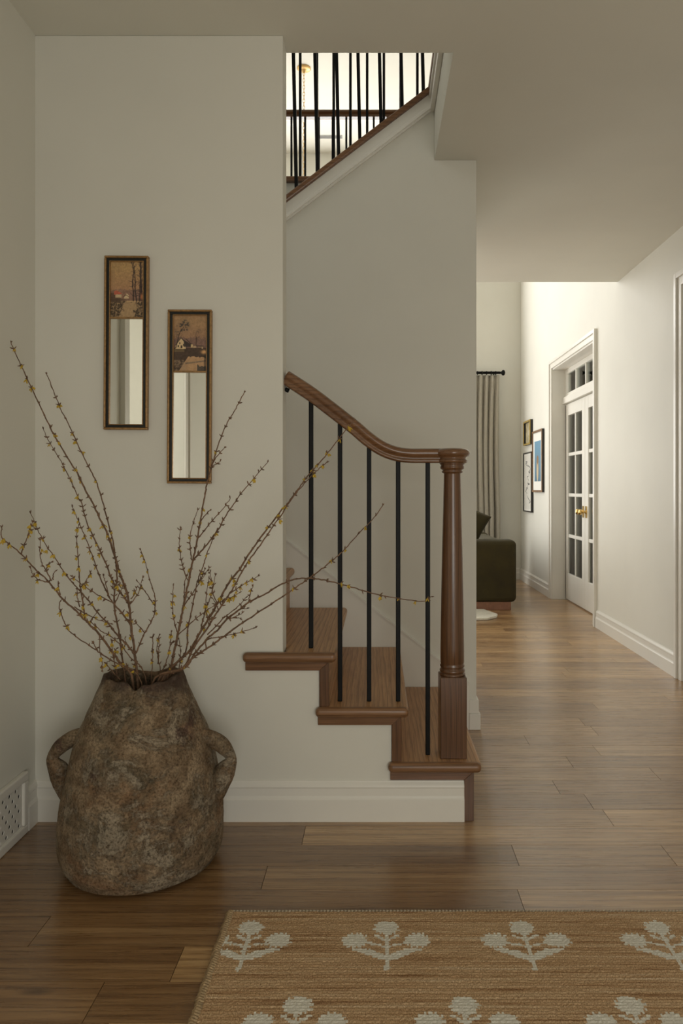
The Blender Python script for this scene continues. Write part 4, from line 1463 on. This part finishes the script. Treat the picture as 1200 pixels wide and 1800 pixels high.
# ------------------------------------------------------------------ far room: sofa, cushion, pale rug, curtain, pictures
sofa = empty('sofa', (0.85, 7.9, 0))
tag(sofa, 'low dark olive velvet sofa on a wood plinth in the far room', 'sofa')


def soft_box(x0, x1, y0, y1, z0, z1, r, seg=5):
    return (x0, x1, y0, y1, z0, z1, r, seg)


def cushion_part(name, dims, parent, mat, r=.06):
    o = MB().box(*dims).build(name, mat, parent, bevel=r, seg=6)
    for p_ in o.data.polygons: p_.use_smooth = True
    return o


cushion_part('arm', (0.36, 1.338, 6.98, 7.24, .075, .672), sofa, M['velvet'], .05)
cushion_part('arm', (0.36, 1.338, 8.75, 9.0, .075, .64), sofa, M['velvet'], .05)
cushion_part('backrest', (1.08, 1.335, 7.24, 8.75, .075, .63), sofa, M['velvet'], .06)
cushion_part('seat', (0.38, 1.08, 7.24, 8.75, .075, .44), sofa, M['velvet'], .05)
MB().box(0.40, 1.285, 7.0, 8.97, 0.0, .078).build('plinth', M['plinth'], sofa, bevel=.004)


def pillow(name, c, wx, wz, th, rot, mat):
    vs, fs = [], []
    n_ = 22
    for s_ in (1, -1):
        for j in range(n_ + 1):
            for i in range(n_ + 1):
                u, v = 2 * i / n_ - 1, 2 * j / n_ - 1
                e = max(0, (1 - abs(u) ** 2.6)) ** .55 * max(0, (1 - abs(v) ** 2.6)) ** .55
                pin = 1 - .06 * (1 - u * u) * abs(v) ** 3
                pin2 = 1 - .06 * (1 - v * v) * abs(u) ** 3
                vs.append((u * wx / 2 * pin2, s_ * th / 2 * e, v * wz / 2 * pin))
    m_ = (n_ + 1) ** 2
    for s_ in range(2):
        for j in range(n_):
            for i in range(n_):
                a = s_ * m_ + j * (n_ + 1) + i
                fs.append((a, a + 1, a + n_ + 2, a + n_ + 1))
    b = MB(); b.add(vs, fs, True)
    o = b.build(name, mat)
    bm = bmesh.new(); bm.from_mesh(o.data); bmesh.ops.remove_doubles(bm, verts=bm.verts, dist=1e-4)
    bmesh.ops.recalc_face_normals(bm, faces=bm.faces); bm.to_mesh(o.data); bm.free()
    o.location = c; o.rotation_euler = rot
    return o


pl = pillow('throw_pillow', (0.83, 7.40, .775), .49, .49, .16, (0, math.radians(27), 0), M['velvet'])
tag(pl, 'olive velvet back cushion propped upright behind the sofa arm', 'cushion')

# pale rug corner before the sofa
R = [(0.0, 6.44), (0.5, 6.425), (.85, 6.43), (.98, 6.455), (1.075, 6.56), (1.10, 6.66), (1.055, 6.80), (1.015, 6.93), (.6, 6.94), (0.0, 6.94)]
pr = MB().prism(R, 'z', 0.0005, .024).build('area_rug', M['pale_rug'], bevel=.009, seg=3)
tag(pr, 'pale cream wool rug corner on the floor before the olive sofa', 'rug')

# curtain on black rod
rod = empty('curtain_rod', (1.2, 9.27, 2.63))
tag(rod, 'black curtain rod with ball finial on the far wall', 'curtain rod')
RZ = 2.645; RYc = 9.27
MB().tube([(-2.4, RYc, RZ), (1.565, RYc, RZ)], .017, 14).build('rod', M['iron'], rod)
fb = MB()
sg = 14; vs, fs = [], []
fp = [(.017, 0), (.012, .006), (.018, .012), (.034, .026), (.036, .040), (.028, .054), (.004, .062)]
for r_, h in fp:
    for q in range(sg):
        a = 2 * PI * q / sg; vs.append((1.565 + h, RYc + r_ * math.cos(a), RZ + r_ * math.sin(a)))
for i in range(len(fp) - 1):
    for q in range(sg):
        q2 = (q + 1) % sg; fs.append((i * sg + q, i * sg + q2, (i + 1) * sg + q2, (i + 1) * sg + q))
fb.add(vs, fs, True); fb.build('finial', M['iron'], rod)
MB().tube([(1.50, RYc, RZ), (1.50, YF, RZ)], .010, 10).build('bracket', M['iron'], rod)
cxs = [1.10 + .058 * i for i in range(8)]
for x in cxs:
    pts = [(x, RYc + .024 * math.cos(a), RZ - .004 + .024 * math.sin(a)) for a in np.linspace(0, 2 * PI, 17)]
    MB().tube(pts, .0045, 6).build('ring', M['iron'], rod)
cw_ = MB()
nu, nv_ = 200, 26
vs, fs = [], []
for j in range(nv_ + 1):
    t = j / nv_
    z = RZ - .032 - t * (RZ - .032 - .012)
    amp = .022 + .014 * min(1, t * 3)
    for i in range(nu + 1):
        u = i / nu
        x = 0.985 + u * (.565 - .02 * math.sin(PI * min(1, t * 1.5)))
        ph = u * 2 * PI * 8 + .5 * math.sin(u * 17) * min(1, t * 2)
        y = RYc + .005 + amp * math.sin(ph) + .008 * math.sin(u * 41 + t * 3)
        vs.append((x + .010 * math.cos(ph) * min(1, t * 3), y, z))
for j in range(nv_):
    for i in range(nu):
        a = j * (nu + 1) + i
        fs.append((a, a + 1, a + nu + 2, a + nu + 1))
cw_.add(vs, fs, True)
cu = cw_.build('curtain', M['linen'])
sm_ = cu.modifiers.new('thick', 'SOLIDIFY'); sm_.thickness = .004
tag(cu, 'beige linen pleated curtain hanging from the black rod', 'curtain')


def picture(name, label, y0, y1, z0, z1, fmat, fw, depth, img, mat_in, sidemat=None):
    """frame on the right wall, facing -x"""
    t = empty(name, (XR, (y0 + y1) / 2, z0))
    tag(t, label, 'picture', 'framed pictures on the far right wall')
    xf_, xb_ = XR - depth, XR - .001
    f = MB()
    f.box(xf_ + .006, xb_, y0, y1, z0, z0 + fw); f.box(xf_ + .006, xb_, y0, y1, z1 - fw, z1)
    f.box(xf_ + .006, xb_, y0, y0 + fw, z0 + fw, z1 - fw); f.box(xf_ + .006, xb_, y1 - fw, y1, z0 + fw, z1 - fw)
    f.build('frame', sidemat or fmat, t)
    f = MB()
    f.box(xf_, xf_ + .006, y0, y1, z0, z0 + fw); f.box(xf_, xf_ + .006, y0, y1, z1 - fw, z1)
    f.box(xf_, xf_ + .006, y0, y0 + fw, z0 + fw, z1 - fw); f.box(xf_, xf_ + .006, y1 - fw, y1, z0 + fw, z1 - fw)
    f.build('frame_face', fmat, t)
    xm = xf_ + min(.012, depth * .5) if mat_in is not None else xb_ - .006
    MB().box(xm, xb_, y0 + fw, y1 - fw, z0 + fw, z1 - fw).build('mat_board', M['mat_board'], t)
    m_ = mat_in or (0, 0)
    ny_, nx_, _ = img.shape
    a0_, a1_ = y1 - fw - m_[0], y0 + fw + m_[0]      # left of the picture is far
    b0_, b1_ = z0 + fw + m_[1], z1 - fw - m_[1]
    gy_ = np.linspace(a0_, a1_, nx_ + 1); gz_ = np.linspace(b0_, b1_, ny_ + 1)
    V_ = [(xm - .001, a, b) for b in gz_ for a in gy_]
    F_ = [(j * (nx_ + 1) + i, j * (nx_ + 1) + i + 1, (j + 1) * (nx_ + 1) + i + 1, (j + 1) * (nx_ + 1) + i) for j in range(ny_) for i in range(nx_)]
    me_ = bpy.data.meshes.new('artwork'); me_.from_pydata(V_, [], F_)
    ca_ = me_.color_attributes.new('paint', 'FLOAT_COLOR', 'CORNER')
    cc_ = np.ones((ny_ * nx_, 4, 4), np.float32); cc_[:, :, :3] = img.reshape(-1, 1, 3)
    ca_.data.foreach_set('color', cc_.ravel()); me_.materials.append(M['paint'])
    o = bpy.data.objects.new('artwork', me_); COL.objects.link(o)
    o.parent = t; o.matrix_parent_inverse = Matrix.Translation(-Vector(t.location))


def art(nx, ny, base):
    u = np.linspace(0, 1, nx)[None, :].repeat(ny, 0); v = np.linspace(0, 1, ny)[:, None].repeat(nx, 1)
    img = np.ones((ny, nx, 3)) * np.array(base)
    img *= (1 + .12 * rng.normal(0, 1, (ny, nx, 1)) * .5)
    return u, v, img


u, v, a1_ = art(60, 100, (.12, .25, .36))
a1_ *= (.75 + .5 * v)[..., None]
fig = (((u - .48) / .17) ** 2 + ((v - .30) / .30) ** 2 < 1)
a1_[fig] = (.45, .32, .18)
a1_[((u - .48) / .08) ** 2 + ((v - .2) / .22) ** 2 < 1] = (.62, .52, .36)
a1_[((u - .50) / .16) ** 2 + ((v - .54) / .10) ** 2 < 1] = (.26, .15, .07)
picture('framed_picture', 'tall picture in walnut frame, blue background with tan standing figure', 8.07, 8.58, 1.13, 1.836, M['walnut_frame'], .022, .03, np.clip(a1_, 0, 1), (.07, .10), M['black_frame'])
u, v, a2_ = art(60, 45, (.52, .46, .30))
a2_[(np.sin(u * 19) * np.cos(v * 9 + u * 5)) > .45] = (.30, .24, .14)
a2_[(np.abs(v - .5) < .12) & (np.abs(u - .55) < .2)] = (.60, .55, .42)
picture('framed_picture', 'small picture in deep gold frame, topmost of the three', 8.66, 9.06, 1.70, 1.995, M['gold_frame'], .020, .038, np.clip(a2_, 0, 1), None, M['black_frame'])
u, v, a3_ = art(70, 110, (.72, .70, .64))
Rr = random.Random(4)
x, y = .4, .88
for i in range(60):
    nx_, ny_ = min(.85, max(.15, x + Rr.uniform(-.18, .18))), y - Rr.uniform(-.006, .032)
    dx, dy = nx_ - x, ny_ - y
    tt = np.clip(((u - x) * dx + (v - y) * dy) / (dx * dx + dy * dy + 1e-9), 0, 1)
    if Rr.random() < .75: a3_[np.hypot(u - x - tt * dx, (v - y - tt * dy) * 1.6) < .016] = (.10, .10, .10)
    x, y = nx_, ny_
    if y < .12: break
picture('framed_picture', 'tall line drawing in thin black frame, lowest of the three', 8.63, 9.10, .886, 1.61, M['black_frame'], .014, .03, np.clip(a3_, 0, 1), (.02, .02), M['black_frame'])

# ceiling canopy and chain of the far chandelier
ch = empty('chandelier', (-0.756, 7.5, HZ))
tag(ch, 'gold chandelier canopy and chain hanging from the high far ceiling', 'chandelier')
MB().lathe([(.070, 0), (.071, -.010), (.060, -.018), (.045, -.024), (.022, -.030), (.014, -.045), (.006, -.055)][::-1], (-0.756, 7.5, HZ), 36).build('canopy', M['soft_brass'], ch)
cb = MB()
z = HZ - .058
i = 0
while z > 4.15:
    pts = []
    for a in np.linspace(0, 2 * PI, 13):
        r_, h = .0095 * math.cos(a), .022 * math.sin(a)
        pts.append((-0.756 + (r_ if i % 2 == 0 else 0), 7.5 + (r_ if i % 2 else 0), z + h))
    cb.tube(pts, .0030, 5); z -= .035; i += 1
cb.build('chain', M['soft_brass'], ch)
rb = MB()
rb.tube([(-0.756, 7.5, 4.16), (-0.756, 7.5, 3.62)], .010, 10)
for a in np.linspace(0, 2 * PI, 7)[:-1]:
    ca_, sa_ = math.cos(a), math.sin(a)
    rb.tube(bez([(-0.756 + .01 * ca_, 7.5 + .01 * sa_, 3.66), (-0.756 + .15 * ca_, 7.5 + .15 * sa_, 3.60), (-0.756 + .28 * ca_, 7.5 + .28 * sa_, 3.68), (-0.756 + .30 * ca_, 7.5 + .30 * sa_, 3.78)], 5), .007, 8)
rb.build('arms', M['soft_brass'], ch)

# slot diffuser in the high ceiling
sv = empty('ceiling_vent', (-0.575, 8.96, HZ))
tag(sv, 'slim grey slot vent in the high ceiling beyond the railing', 'vent')
MB().box(-0.72, -0.43, 8.92, 9.0, HZ - .006, HZ - .0005).build('vent_frame', plain('grey_vent', (.38, .38, .36), .6), sv, bevel=.002)
b = MB()
for k_ in range(3): b.box(-0.71, -0.44, 8.93 + k_ * .024, 8.944 + k_ * .024, HZ - .009, HZ - .006)
b.build('slats', plain('grey_slat', (.25, .25, .24), .6), sv)
